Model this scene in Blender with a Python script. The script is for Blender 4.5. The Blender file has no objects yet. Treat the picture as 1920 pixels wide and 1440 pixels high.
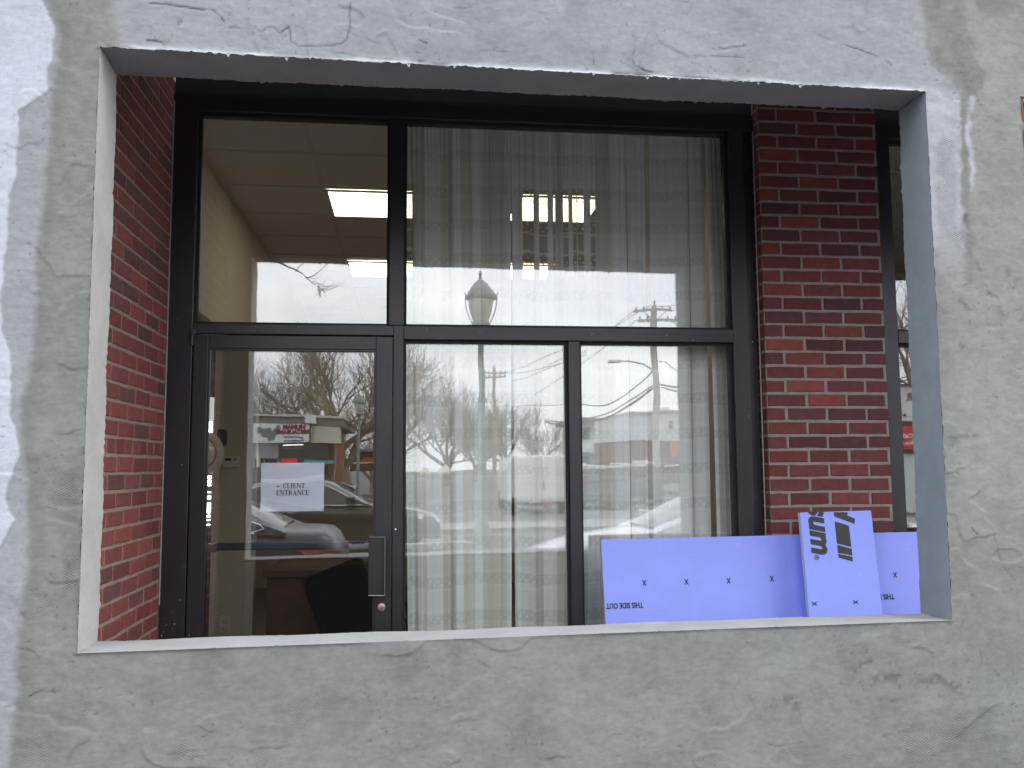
import bpy, bmesh, math, random
import numpy as np
from mathutils import Vector, Matrix
S = bpy.context.scene
rnd = random.Random(7)
# ------------------------------------------------------------------ camera
f_px = 1673.0
CAM = np.array([.9507, -2.7682, 1.49]); yaw, pitch, roll = .1153, .094, -.0066
_s, _c, _cp, _sp = math.sin(yaw), math.cos(yaw), math.cos(pitch), math.sin(pitch)
FW = np.array([_s*_cp, _c*_cp, _sp]); _r = np.array([_c, -_s, 0.]); _u = np.cross(_r, FW)
RT = _r*math.cos(roll)+_u*math.sin(roll); UP = -_r*math.sin(roll)+_u*math.cos(roll)
GL = 1.444                                   # plane of the shopfront glass
def _ray(px, py): return FW*f_px+RT*(px-960)+UP*(720-py)
def at(px, py, Y):                           # point of the plane y=Y seen at that pixel
    d = _ray(px, py); return CAM+d*(Y-CAM[1])/d[1]
def atz(px, py, Z):
    d = _ray(px, py); return CAM+d*(Z-CAM[2])/d[2]
def across(px, py, Y):                       # point across the street whose mirror image stands there
    p = at(px, py, 2*GL-Y); p[1] = Y; return p
cd = bpy.data.cameras.new("camera"); cam = bpy.data.objects.new("camera", cd); S.collection.objects.link(cam)
cd.sensor_width = 36; cd.lens = f_px/1920*36; cd.clip_start = .05; cd.clip_end = 2000
cam.matrix_world = Matrix(((RT[0], UP[0], -FW[0], CAM[0]), (RT[1], UP[1], -FW[1], CAM[1]), (RT[2], UP[2], -FW[2], CAM[2]), (0, 0, 0, 1)))
S.camera = cam
# ------------------------------------------------------------------ sky and sun
SUN_EL, SUN_AZ = math.radians(48), math.radians(128)      # azimuth clockwise from +y
w = bpy.data.worlds.new("World"); S.world = w; w.use_nodes = True
nt = w.node_tree; nt.nodes.clear(); N = nt.nodes.new; L = nt.links.new
out = N("ShaderNodeOutputWorld"); bg = N("ShaderNodeBackground"); bg.inputs[1].default_value = .1
sky = N("ShaderNodeTexSky"); sky.sky_type = 'NISHITA'; sky.sun_disc = False; sky.sun_elevation = SUN_EL; sky.sun_rotation = SUN_AZ
tc = N("ShaderNodeTexCoord"); mp = N("ShaderNodeMapping"); mp.inputs['Scale'].default_value = (1, 1, 2.6); mp.inputs['Location'].default_value = (3.1, 1.4, .3)
n1 = N("ShaderNodeTexNoise"); n1.inputs['Scale'].default_value = 2.3; n1.inputs['Detail'].default_value = 7; n1.inputs['Roughness'].default_value = .55; n1.inputs['Distortion'].default_value = .3
cr = N("ShaderNodeValToRGB"); cr.color_ramp.elements[0].position = .32; cr.color_ramp.elements[0].color = (10.6, 11.1, 12.1, 1)
cr.color_ramp.elements[1].position = .68; cr.color_ramp.elements[1].color = (19.5, 19.7, 19.6, 1)
e = cr.color_ramp.elements.new(.5); e.color = (14.5, 14.9, 15.6, 1)
mx = N("ShaderNodeMix"); mx.data_type = 'RGBA'; mx.inputs['Factor'].default_value = .86
L(tc.outputs['Generated'], mp.inputs['Vector']); L(mp.outputs[0], n1.inputs['Vector']); L(n1.outputs[0], cr.inputs[0])
sx_ = N("ShaderNodeSeparateXYZ"); L(tc.outputs['Generated'], sx_.inputs[0]); el_ = N("ShaderNodeMapRange"); el_.interpolation_type = 'SMOOTHSTEP'
el_.inputs['From Min'].default_value = .04; el_.inputs['From Max'].default_value = .24; el_.inputs['To Min'].default_value = .98; el_.inputs['To Max'].default_value = 1.30; L(sx_.outputs['Z'], el_.inputs['Value'])
vm_ = N("ShaderNodeVectorMath"); vm_.operation = 'SCALE'; L(cr.outputs[0], vm_.inputs[0]); L(el_.outputs[0], vm_.inputs['Scale'])
L(sky.outputs[0], mx.inputs['A']); L(vm_.outputs[0], mx.inputs['B']); L(mx.outputs['Result'], bg.inputs[0]); L(bg.outputs[0], out.inputs[0])
sl = bpy.data.lights.new("sun", 'SUN'); sl.energy = .6; sl.angle = math.radians(22); sl.color = (1, .975, .94)
so = bpy.data.objects.new("sun", sl); S.collection.objects.link(so)
sd = Vector((math.sin(SUN_AZ)*math.cos(SUN_EL), math.cos(SUN_AZ)*math.cos(SUN_EL), math.sin(SUN_EL)))
so.rotation_euler = sd.to_track_quat('Z', 'Y').to_euler()
S.view_settings.view_transform = 'Standard'; S.view_settings.look = 'None'; S.view_settings.gamma = 1
S.view_settings.use_curve_mapping = False; S.view_settings.exposure = 0.85
S.cycles.max_bounces = 10; S.cycles.transparent_max_bounces = 24; S.cycles.glossy_bounces = 5
S.cycles.caustics_reflective = False; S.cycles.caustics_refractive = False

# ------------------------------------------------------------------ helpers
def tag(o, label=None, cat=None, group=None, kind=None):
    if label: o["label"] = label
    if cat: o["category"] = cat
    if group: o["group"] = group
    if kind: o["kind"] = kind
    return o
def empty(name, loc, label, cat, group=None, rz=0):
    o = bpy.data.objects.new(name, None); S.collection.objects.link(o); o.location = loc; o.rotation_euler[2] = rz
    o.empty_display_size = .1
    bpy.context.view_layer.update()
    return tag(o, label, cat, group)
def par(o, p):
    o.parent = p
    m = Matrix.LocRotScale(p.location, p.rotation_euler, None)
    q = p.parent
    while q: m = Matrix.LocRotScale(q.location, q.rotation_euler, None) @ m; q = q.parent
    return o
def link(name, me, parent=None, loc=None):
    o = bpy.data.objects.new(name, me); S.collection.objects.link(o)
    if parent: o.parent = parent
    if loc is not None: o.location = loc
    return o
class MB:
    """collects simple shapes; build() makes one mesh object"""
    def __init__(s): s.v = []; s.f = []; s.sm = []
    def add(s, vs, fs, smooth=False):
        b = len(s.v); s.v += [tuple(map(float, v)) for v in vs]; s.f += [tuple(i+b for i in q) for q in fs]; s.sm += [smooth]*len(fs); return s
    def box(s, x0, x1, y0, y1, z0, z1, ch=0.0):
        if ch <= 0:
            vs = [(x, y, z) for z in (z0, z1) for y in (y0, y1) for x in (x0, x1)]
            return s.add(vs, [(0, 2, 3, 1), (4, 5, 7, 6), (0, 1, 5, 4), (2, 6, 7, 3), (0, 4, 6, 2), (1, 3, 7, 5)])
        bm = bmesh.new(); bmesh.ops.create_cube(bm, size=1)
        for v in bm.verts: v.co = Vector(((x0+x1)/2+v.co.x*(x1-x0), (y0+y1)/2+v.co.y*(y1-y0), (z0+z1)/2+v.co.z*(z1-z0)))
        bmesh.ops.bevel(bm, geom=bm.edges[:]+bm.verts[:], offset=ch, segments=2, affect='EDGES', profile=.6)
        bm.verts.index_update(); s.add([v.co for v in bm.verts], [[v.index for v in q.verts] for q in bm.faces]); bm.free(); return s
    def tube(s, pts, rad, n=8, caps=True):
        pts = [np.array(p, float) for p in pts]
        if not hasattr(rad, '__len__'): rad = [rad]*len(pts)
        vs = []; fs = []; prev = None
        for i, p in enumerate(pts):
            t = pts[min(i+1, len(pts)-1)]-pts[max(i-1, 0)]; t = t/(np.linalg.norm(t)+1e-9)
            if prev is None:
                a = np.array([0, 0, 1.]) if abs(t[2]) < .9 else np.array([1., 0, 0]); prev = np.cross(t, a)
            a = prev-t*(prev@t); a = a/(np.linalg.norm(a)+1e-9); b = np.cross(t, a); prev = a
            for k in range(n):
                an = 2*math.pi*k/n; vs.append(p+(a*math.cos(an)+b*math.sin(an))*rad[i])
        for i in range(len(pts)-1):
            for k in range(n): fs.append((i*n+k, i*n+(k+1) % n, (i+1)*n+(k+1) % n, (i+1)*n+k))
        if caps: fs += [tuple(range(n))[::-1], tuple(range((len(pts)-1)*n, len(pts)*n))]
        return s.add(vs, fs, True)
    def lathe(s, prof, c=(0, 0, 0), n=24, axis='z'):
        vs = []; fs = []
        for r, z in prof:
            for k in range(n):
                a = 2*math.pi*k/n; q = (r*math.cos(a), r*math.sin(a), z)
                if axis == 'y': q = (q[0], q[2], q[1])
                if axis == 'x': q = (q[2], q[0], q[1])
                vs.append((q[0]+c[0], q[1]+c[1], q[2]+c[2]))
        for i in range(len(prof)-1):
            for k in range(n): fs.append((i*n+k, i*n+(k+1) % n, (i+1)*n+(k+1) % n, (i+1)*n+k))
        fs += [tuple(range(n))[::-1], tuple(range((len(prof)-1)*n, len(prof)*n))]
        return s.add(vs, fs, True)
    def prism(s, poly, d):                   # closed polygon of 3-d points pushed by vector d
        n = len(poly); vs = [np.array(p, float) for p in poly]; vs += [v+np.array(d, float) for v in vs]
        return s.add(vs, [tuple(range(n))[::-1], tuple(range(n, 2*n))]+[(i, (i+1) % n, n+(i+1) % n, n+i) for i in range(n)])
    def build(s, name, mat, parent=None, loc=None):
        me = bpy.data.meshes.new(name); me.from_pydata(s.v, [], s.f)
        me.polygons.foreach_set('use_smooth', s.sm)
        if any(s.sm): 
            try: me.set_sharp_from_angle(angle=math.radians(38))
            except Exception: pass
        bm = bmesh.new(); bm.from_mesh(me); bmesh.ops.recalc_face_normals(bm, faces=bm.faces[:]); bm.to_mesh(me); bm.free()
        me.materials.append(mat); return link(name, me, parent, loc)
def local(mb, t):                            # world-space shapes -> local to a thing at t
    mb.v = [(v[0]-t[0], v[1]-t[1], v[2]-t[2]) for v in mb.v]; return mb

def material(name, col, rough=.6, metal=0., bump=0., bscale=40., var=0., vscale=8., spec=.5, emit=None, es=0, attr=None, coat=0., trans=0.):
    m = bpy.data.materials.new(name); m.use_nodes = True; t = m.node_tree; p = t.nodes['Principled BSDF']
    p.inputs['Base Color'].default_value = (*col, 1); p.inputs['Roughness'].default_value = rough; p.inputs['Metallic'].default_value = metal
    p.inputs['Specular IOR Level'].default_value = spec; p.inputs['Coat Weight'].default_value = coat
    if emit: p.inputs['Emission Color'].default_value = (*emit, 1); p.inputs['Emission Strength'].default_value = es
    tcn = t.nodes.new("ShaderNodeTexCoord"); src = None
    if attr:
        a = t.nodes.new("ShaderNodeAttribute"); a.attribute_name = attr; src = a.outputs['Color']
    if var > 0:
        nz = t.nodes.new("ShaderNodeTexNoise"); nz.inputs['Scale'].default_value = vscale; nz.inputs['Detail'].default_value = 6; nz.inputs['Roughness'].default_value = .65
        t.links.new(tcn.outputs['Object'], nz.inputs['Vector'])
        mr = t.nodes.new("ShaderNodeMapRange"); mr.inputs['From Min'].default_value = .25; mr.inputs['From Max'].default_value = .75
        mr.inputs['To Min'].default_value = 1-var; mr.inputs['To Max'].default_value = 1+var; t.links.new(nz.outputs[0], mr.inputs[0])
        vm = t.nodes.new("ShaderNodeVectorMath"); vm.operation = 'SCALE'
        if src: t.links.new(src, vm.inputs[0])
        else: vm.inputs[0].default_value = col
        t.links.new(mr.outputs[0], vm.inputs['Scale']); src = vm.outputs[0]
    if src: t.links.new(src, p.inputs['Base Color'])
    if bump > 0:
        nb = t.nodes.new("ShaderNodeTexNoise"); nb.inputs['Scale'].default_value = bscale; nb.inputs['Detail'].default_value = 7; nb.inputs['Roughness'].default_value = .6
        t.links.new(tcn.outputs['Object'], nb.inputs['Vector'])
        b = t.nodes.new("ShaderNodeBump"); b.inputs['Strength'].default_value = 1; b.inputs['Distance'].default_value = bump
        t.links.new(nb.outputs[0], b.inputs['Height']); t.links.new(b.outputs[0], p.inputs['Normal'])
    return m
def glass(name, refl=.2, tint=(.992, .998, .994), fres=1.45):
    m = bpy.data.materials.new(name); m.use_nodes = True; t = m.node_tree; t.nodes.clear()
    o = t.nodes.new("ShaderNodeOutputMaterial"); mixs = t.nodes.new("ShaderNodeMixShader")
    tr = t.nodes.new("ShaderNodeBsdfTransparent"); tr.inputs[0].default_value = (*tint, 1)
    g = t.nodes.new("ShaderNodeBsdfGlossy"); g.inputs['Roughness'].default_value = 0; g.inputs[0].default_value = (.97, .98, 1, 1)
    lw = t.nodes.new("ShaderNodeLayerWeight"); lw.inputs['Blend'].default_value = .5; fr = t.nodes.new('ShaderNodeMath'); fr.operation = 'POWER'; fr.inputs[1].default_value = 4.5; t.links.new(lw.outputs['Facing'], fr.inputs[0])
    mr = t.nodes.new("ShaderNodeMapRange"); mr.inputs['To Min'].default_value = refl; mr.inputs['To Max'].default_value = 1
    # slight waviness of the pane
    tcn = t.nodes.new("ShaderNodeTexCoord"); nz = t.nodes.new("ShaderNodeTexNoise"); nz.inputs['Scale'].default_value = 3.2; nz.inputs['Detail'].default_value = 1
    b = t.nodes.new("ShaderNodeBump"); b.inputs['Distance'].default_value = .0005; b.inputs['Strength'].default_value = 1
    t.links.new(tcn.outputs['Object'], nz.inputs['Vector']); t.links.new(nz.outputs[0], b.inputs['Height']); t.links.new(b.outputs[0], g.inputs['Normal'])
    t.links.new(fr.outputs[0], mr.inputs[0]); t.links.new(mr.outputs[0], mixs.inputs[0]); t.links.new(tr.outputs[0], mixs.inputs[1]); t.links.new(g.outputs[0], mixs.inputs[2])
    t.links.new(mixs.outputs[0], o.inputs[0]); return m
# value noise in numpy
def vnoise(x, y, scale, seed):
    g = np.random.RandomState(seed).rand(64, 64); X = x*scale; Y = y*scale
    xi = np.floor(X).astype(int); yi = np.floor(Y).astype(int); fx = X-xi; fy = Y-yi
    fx = fx*fx*(3-2*fx); fy = fy*fy*(3-2*fy); a = xi % 64; b = yi % 64; a1 = (a+1) % 64; b1 = (b+1) % 64
    return (g[a, b]*(1-fx)+g[a1, b]*fx)*(1-fy)+(g[a, b1]*(1-fx)+g[a1, b1]*fx)*fy
def fbm(x, y, scale, seed, octv=4, gain=.5):
    s = 0; a = 1; t = 0
    for k in range(octv): s = s+a*vnoise(x+k*3.7, y-k*1.9, scale*2**k, seed+k); t += a; a *= gain
    return s/t
def sstep(a, b, x): t = np.clip((x-a)/(b-a), 0, 1); return t*t*(3-2*t)

def text(name, s, mat, parent, origin, ex, ey, size, bold=0., shear=0., align='CENTER', depth=.0012, sx=1.0):
    """lettering standing 1 mm proud of a surface; ex, ey are the reading and the up direction"""
    c = bpy.data.curves.new("lettering", 'FONT'); c.body = s; c.size = size; c.align_x = align; c.align_y = 'CENTER'; c.offset = bold; c.shear = shear; c.extrude = depth/2; c.resolution_u = 4
    o = bpy.data.objects.new("lettering", c); S.collection.objects.link(o)
    me = bpy.data.meshes.new_from_object(o.evaluated_get(bpy.context.evaluated_depsgraph_get())); bpy.data.objects.remove(o)
    ex = Vector(ex).normalized(); ey = Vector(ey).normalized(); n = ex.cross(ey)
    M = Matrix(((ex.x*sx, ey.x, n.x, origin[0]), (ex.y*sx, ey.y, n.y, origin[1]), (ex.z*sx, ey.z, n.z, origin[2]), (0, 0, 0, 1)))
    me.transform(M); me.materials.clear(); me.materials.append(mat); me.name = name
    return link(name, me, parent)

# ------------------------------------------------------------------ materials
M_conc = material("sidewalk concrete", (.27, .26, .25), .85, bump=.002, bscale=60, var=.15, vscale=5)
M_asph = material("asphalt", (.11, .11, .112), .9, bump=.004, bscale=80, var=.2, vscale=3)
M_frame = material("dark bronze aluminium", (.030, .028, .034), .38, .25, bump=.0002, bscale=300, var=.25, vscale=3, spec=.45)
M_gasket = material("black gasket", (.008, .008, .009), .7)
M_soffit = material("dark painted soffit", (.028, .035, .052), .7, bump=.001, bscale=60, var=.2)
M_glass = glass("shopfront glass", .13)
M_sheath = material("exterior sheathing", (.09, .09, .085), .8, var=.2, vscale=5)
M_tape = material("yellow green sheathing tape", (.22, .24, .05), .6, var=.35, vscale=14)
M_black = material("black print", (.010, .011, .022), .6)
M_ink2 = material("grey black print", (.022, .022, .024), .6, var=.2, vscale=60)
M_foam = material("periwinkle foam board", (.26, .32, .86), .62, bump=.0005, bscale=120, var=.05, vscale=4)
M_foamedge = material("foam board cut edge", (.42, .50, .66), .8, bump=.001, bscale=200, var=.12, vscale=60)
M_wallin = material("beige painted wall", (.56, .48, .355), .7, bump=.0004, bscale=90, var=.03)
M_ceil = material("ceiling tile", (.74, .70, .66), .9, bump=.001, bscale=160, var=.05, vscale=30)
M_tbar = material("ceiling grid metal", (.66, .62, .57), .6)
M_light = material("fluorescent diffuser", (.8, .8, .75), .5, emit=(1, .955, .87), es=3.0)
M_carpet = material("office carpet", (.26, .235, .21), .95, bump=.003, bscale=250, var=.2, vscale=20)
M_wood = material("brown desk laminate", (.115, .065, .038), .5, var=.3, vscale=7)
M_trim = material("pale painted trim", (.55, .53, .46), .5, var=.05)
M_plast = material("ivory plastic", (.60, .56, .46), .45)
M_dark = material("dark plastic", (.012, .013, .016), .45)
M_leather = material("black leather", (.012, .014, .022), .42, bump=.001, bscale=60, var=.2)
M_straw = material("pale woven hat", (.62, .58, .44), .85, bump=.002, bscale=150, var=.12, vscale=30)
M_steel = material("steel", (.62, .60, .62), .3, 1.)
M_brass = material("rose brass", (.72, .52, .50), .32, .9)
M_paper = material("white paper", (.50, .54, .64), .7, var=.02)
_t = M_paper.node_tree; _m = _t.nodes.new('ShaderNodeMixShader'); _m.inputs[0].default_value = .16; _g = _t.nodes.new('ShaderNodeBsdfGlossy'); _g.inputs['Roughness'].default_value = .02   # gloss added to imitate the pane's reflections over the paper
_o = [n for n in _t.nodes if n.type == 'OUTPUT_MATERIAL'][0]; _t.links.new(_t.nodes['Principled BSDF'].outputs[0], _m.inputs[1]); _t.links.new(_g.outputs[0], _m.inputs[2]); _t.links.new(_m.outputs[0], _o.inputs[0])
M_frost = material("etched glass letters", (.80, .82, .84), .6)
M_frost.node_tree.nodes['Principled BSDF'].inputs['Alpha'].default_value = .33
M_white = material("white paint", (.78, .78, .76), .5, var=.04)
M_caulk = material("grey caulk", (.30, .29, .28), .7, bump=.001, bscale=120, var=.25, vscale=40)
M_chrome = material("chrome", (.8, .8, .82), .08, 1.)
M_rubber = material("rubber", (.015, .015, .015), .8)
M_carglass = material("car glass", (.010, .013, .013), .03, spec=.9)
M_tail = material("tail light red", (.22, .008, .010), .15, emit=(1, .05, .04), es=.02)
M_lamp = material("clear headlight", (.6, .62, .65), .1, spec=.9)
def paint(n, c, r=.2, coat=.45): return material(n, c, r, .1, spec=.4, coat=coat)
P_navy = paint("dark blue car paint", (.020, .026, .045), .3, .15); P_blk = paint("black brown car paint", (.016, .013, .012)); P_silver = paint("pale silver car paint", (.50, .53, .57)); P_grey = paint("dark grey car paint", (.045, .05, .055)); P_white = paint("white van paint", (.75, .75, .74), .35)
M_bark = material("bare tree bark", (.30, .245, .185), .9, bump=.01, bscale=12, var=.2, vscale=3)
M_bark2 = material("grey bare tree bark", (.24, .225, .20), .9, bump=.01, bscale=12, var=.2, vscale=3)
M_wpole = material("weathered wooden pole", (.46, .44, .39), .85, var=.12, vscale=4)
M_wire = material("black cable", (.03, .03, .035), .6)
M_green = material("grey green cast iron", (.20, .235, .21), .5, .1, var=.15)
M_globe = material("milky lantern glass", (.55, .53, .44), .3, spec=.5)
M_cream = material("cream stucco", (.62, .58, .48), .8, var=.06)
M_wsheet = material("white metal siding", (.72, .74, .74), .6, var=.05, vscale=2)
M_tanb = material("tan fascia", (.23, .20, .165), .7, var=.15, vscale=2)
M_rbrick = material("dark red brick wall", (.13, .04, .035), .85, bump=.004, bscale=30, var=.3, vscale=6)
M_rsign = material("red sign face", (.55, .03, .03), .4); M_osign = material("orange red sign face", (.60, .13, .05), .5)
M_terra = material("terracotta brick pier", (.27, .10, .06), .85, var=.25, vscale=6)
M_neonr = material("lit red sign", (.5, .02, .02), .4, emit=(1, .06, .05), es=.6)
M_neonc = material("lit cyan sign", (.02, .4, .4), .4, emit=(.12, .75, .8), es=.2)
M_dshop = material("dark shop glass", (.03, .032, .028), .08, spec=.7)
M_roof = material("grey roof", (.12, .11, .11), .8, var=.15)
M_dred = material("maroon lettering", (.20, .02, .035), .6)
M_canvas = material("pale canvas", (.72, .68, .58), .8, var=.05)
M_grass = material("dull winter grass", (.07, .085, .035), .95, bump=.01, bscale=30, var=.3, vscale=3)

# ------------------------------------------------------------------ ground, road
def plane(name, x0, x1, y0, y1, z, mat, kind='structure', label=None):
    mb = MB(); mb.box(x0, x1, y0, y1, z-.12 if name != 'ground' else z-.5, z); o = mb.build(name, mat); tag(o, label, None, None, kind); return o
plane('ground', -600, 600, -700, 500, -.16, M_asph)
plane('sidewalk', -30, 30, -3.3, 1.6, 0, M_conc)
plane('road', -300, 300, -17.0, -3.45, -.12, M_asph)
tag(MB().box(-30, 30, -3.445, -3.305, -.15, .012, .01).build('kerb', M_conc), None, None, None, 'structure')
plane('sidewalk', -60, 60, -20.0, -17.2, -.02, M_conc)
tag(MB().box(-40, 40, -10.7, -8.3, -.118, .0, .02).build('median', M_conc), None, None, None, 'structure')
plane('verge', -60, 60, -36, -20.2, -.10, M_asph)
for k in range(14):
    x = -30+k*6.0
    tag(MB().box(x, x+2.4, -14.3, -14.18, -.119, -.115).build('lane_marking', M_white), None, None, None, 'structure')

# ------------------------------------------------------------------ stucco wall
stucco = empty('stucco_wall', (1.35, 0, 0), "rough grey stucco wall with a wide rectangular opening, half covered in white primer", "wall")
OX, OZ = 1.35, 0
def P0(u, v): p = at(u, v, 0); return (p[0], p[2])
TL, TR, BR, BL = [P0(*q) for q in [(187, 88), (1735, 171), (1785, 1163), (145, 1225)]]
def build_wall():
    st = .0042
    def seg(a, b, n): return np.linspace(a, b, n)
    # parameter lines: uniform inside the photographed part, coarse beyond
    xl = np.concatenate([seg(-6, -.45, 30)[:-1], seg(-.45, 0, int(.45/st))]); xm = seg(0, 2.704, int(2.704/st)); xr = np.concatenate([seg(2.704, 3.2, int(.496/st)), seg(3.2, 9, 40)[1:]])
    zb = np.concatenate([seg(0, .45, 12)[:-1], seg(.45, .975, int(.525/st))]); zm = seg(.975, 2.78, int(1.805/st)); zt = np.concatenate([seg(2.78, 3.2, int(.42/st)), seg(3.2, 4.8, 20)[1:]])
    X = np.concatenate([xl, xm[1:], xr[1:]]); Z = np.concatenate([zb, zm[1:], zt[1:]])
    i0, i1 = len(xl)-1, len(xl)+len(xm)-2; j0, j1 = len(zb)-1, len(zb)+len(zm)-2
    GX, GZ = np.meshgrid(X, Z, indexing='ij')
    # warp so the opening lines match the slightly crooked opening
    tz = np.clip((GZ-.975)/1.805, 0, 1); tx = np.clip(GX/2.704, 0, 1)
    dl = BL[0]*(1-tz)+TL[0]*tz; dr = BR[0]*(1-tz)+TR[0]*tz-2.704
    db = BL[1]*(1-tx)+BR[1]*tx-.975; dt = TL[1]*(1-tx)+TR[1]*tx-2.78
    wxl = np.clip(1-np.abs(GX)/.4, 0, 1); wxr = np.clip(1-np.abs(GX-2.704)/.35, 0, 1)
    wzb = np.clip(1-np.abs(GZ-.975)/.35, 0, 1); wzt = np.clip(1-np.abs(GZ-2.78)/.35, 0, 1)
    WX = GX+dl*wxl+dr*wxr; WZ = GZ+db*wzb+dt*wzt
    # ragged arrises
    rg = (fbm(WX, WZ, 70, 5, 3)-.5)+1.1*sstep(.80, .92, fbm(WX, WZ*0+2, 55, 7, 1))*-1
    el = np.clip(1-np.abs(GX)/.006, 0, 1)*((GZ > .97) & (GZ < 2.79)); er = np.clip(1-np.abs(GX-2.704)/.006, 0, 1)*((GZ > .97) & (GZ < 2.79))
    et = np.clip(1-np.abs(GZ-2.78)/.006, 0, 1)*((GX > -.01) & (GX < 2.71)); eb = np.clip(1-np.abs(GZ-.975)/.006, 0, 1)*((GX > -.01) & (GX < 2.71))
    WX = WX+rg*.008*(el+er); WZ = WZ+rg*.011*et+np.abs(rg)*.0015*eb
    x, z = WX, WZ
    # ---- relief (metres, towards the street is negative y)
    q1 = fbm(x, z, 1.7, 11, 3)
    w1 = x+.10*(fbm(x, z, 5, 21)-.5); w2 = z+.10*(fbm(x, z, 5, 31)-.5)
    h = .009*(fbm(w1, w2, 3.2, 41, 3)-.5)+.0050*(fbm(w1*1.0, w2*1.8, 14, 51, 4)-.5)
    # overlapping trowel passes: terraces with torn lips
    tr = fbm(w1*1.0, w2*1.5, 2.6, 61, 3)*6.0; fr = tr-np.floor(tr)
    lip = np.exp(-(fr/.035)**2); patchy = sstep(.52, .62, fbm(x, z, 3.1, 71, 2))
    h += (.0034*fr+.0014*lip)*patchy
    h += .0010*(fbm(x*1, z*2.2, 60, 81, 2)-.5)
    # small pits and drag marks
    pit = sstep(.80, .86, fbm(x*1.0, z*1.0, 95, 91, 2))*sstep(.56, .62, fbm(x, z, 6, 93, 2)); h -= .0018*pit
    drag = .4*sstep(.74, .86, fbm(x*.35+z*.5, z-x*.2, 46, 95, 2))*sstep(.55, .65, fbm(x, z, 3, 97, 2)); h += .0012*drag
    crack = np.zeros_like(x); rough = np.zeros_like(x)
    def dist_poly(pts):
        d = np.full(x.shape, 9.)
        jx = x+.006*(fbm(x, z, 40, 101, 2)-.5); jz = z+.008*(fbm(x, z, 40, 111, 2)-.5)
        P = [P0(*p) for p in pts]
        for (ax, az), (bx, bz) in zip(P[:-1], P[1:]):
            vx, vz = bx-ax, bz-az; t = np.clip(((jx-ax)*vx+(jz-az)*vz)/(vx*vx+vz*vz+1e-9), 0, 1)
            d = np.minimum(d, np.hypot(jx-ax-t*vx, jz-az-t*vz))
        return d
    cracks = [([(268, 4), (300, 6), (400, 19), (412, 30), (420, 38)], 1), ([(430, 50), (480, 54), (492, 60), (500, 52), (512, 50), (525, 62), (540, 50)], .9),
              ([(541, 48), (546, 78), (560, 84), (600, 86), (640, 82), (652, 70), (656, 50), (655, 4)], .6), ([(275, 75), (302, 78)], 1), ([(200, 85), (260, 92), (330, 96), (380, 99)], .7),
              ([(1192, 84), (1186, 108), (1190, 122), (1215, 132), (1260, 141), (1300, 143), (1360, 148), (1480, 158)], 1), ([(1538, 66), (1560, 74), (1650, 107), (1674, 120)], .8),
              ([(1335, 81), (1360, 91), (1372, 86), (1400, 84)], .7), ([(1112, 98), (1114, 122)], .8), ([(1300, 103), (1350, 103), (1395, 107)], .5), ([(785, 73), (801, 79)], .9),
              ([(850, 14), (885, 13), (868, 0)], .4), ([(785, 112), (800, 117), (850, 120), (880, 126)], .7), ([(1100, 128), (1160, 136), (1260, 141)], .7), ([(300, 1416), (420, 1404), (560, 1402)], .35),
              ([(85, 812), (110, 816), (150, 806)], .5), ([(1756, 560), (1758, 600), (1762, 640)], .35), ([(1822, 990), (1834, 1001)], .9), ([(1760, 1110), (1780, 1170), (1838, 1210), (1842, 1240)], .3),
              ([(55, 1305), (75, 1296), (100, 1300)], .8), ([(1440, 1396), (1470, 1400), (1508, 1392)], .35), ([(620, 95), (700, 108), (760, 112)], .4), ([(1862, 1000), (1880, 1060), (1904, 1090)], .3),
              ([(30, 1214), (60, 1222), (72, 1235)], .5), ([(640, 52), (690, 75), (710, 80)], .3), ([(900, 92), (980, 100), (990, 96)], .3), ([(120, 640), (180, 612), (150, 608)], .0)]
    for pts, a in cracks:
        if a <= 0: continue
        d = dist_poly(pts); k = np.exp(-(d/.0026)**2)*a*sstep(.25, .6, fbm(x, z, 25, 121, 2)); crack = np.maximum(crack, np.clip(k*1.3, 0, 1))
        h += -.0016*k+.0005*np.exp(-((d-.008)/.006)**2)*a
    for pts, wd in [([(338, 36), (330, 50), (318, 66), (308, 80)], .010), ([(1835, 495), (1840, 505)], .012), ([(1955, 1000), (1840, 1110)], .0), ([(1596, 1262), (1632, 1240)], .010), ([(1640, 1275), (1680, 1268), (1690, 1290)], .014),
                    ([(1720, 1280), (1760, 1275), (1800, 1292)], .016), ([(1824, 1105), (1830, 1150)], .012), ([(1440, 1322), (1490, 1310), (1495, 1335)], .014), ([(226, 1185), (240, 1190)], .012), ([(1796, 560), (1820, 575)], .014), ([(1600, 940), (1604, 944)], .0), ([(1890, 510), (1905, 540), (1915, 600)], .012), ([(1805, 445), (1812, 400), (1818, 380)], .01), ([(1800, 640), (1812, 660)], .012), ([(1780, 820), (1830, 815)], .012)]:
        if wd <= 0: continue
        d = dist_poly(pts); rough = np.maximum(rough, np.exp(-(d/wd)**2)*sstep(.45, .6, fbm(x, z, 60, 131, 2)))
    h -= .0010*rough*fbm(x, z, 90, 321, 2)
    # ---- colours: how much primer / fresh render / wet render
    def side(pts, xx, zz):                   # >0 right of a top-to-bottom line
        P = np.array([P0(*p) for p in pts]); P = P[np.argsort(P[:, 1])]
        return xx-np.interp(zz, P[:, 1], P[:, 0])
    jx = x+.026*(fbm(x, z, 9, 141, 4)-.5)+.016*(fbm(x, z, 34, 143, 3)-.5); jz = z+.03*(fbm(x, z, 7, 151, 3)-.5)
    s1 = side([(80, 0), (100, 50), (97, 117), (87, 173), (40, 207), (37, 267), (30, 333), (17, 367), (13, 467), (2, 560), (5, 623), (18, 663), (15, 780), (34, 847), (12, 930), (8, 960), (22, 980), (-6, 1030), (-20, 1440)], jx, jz)
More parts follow.
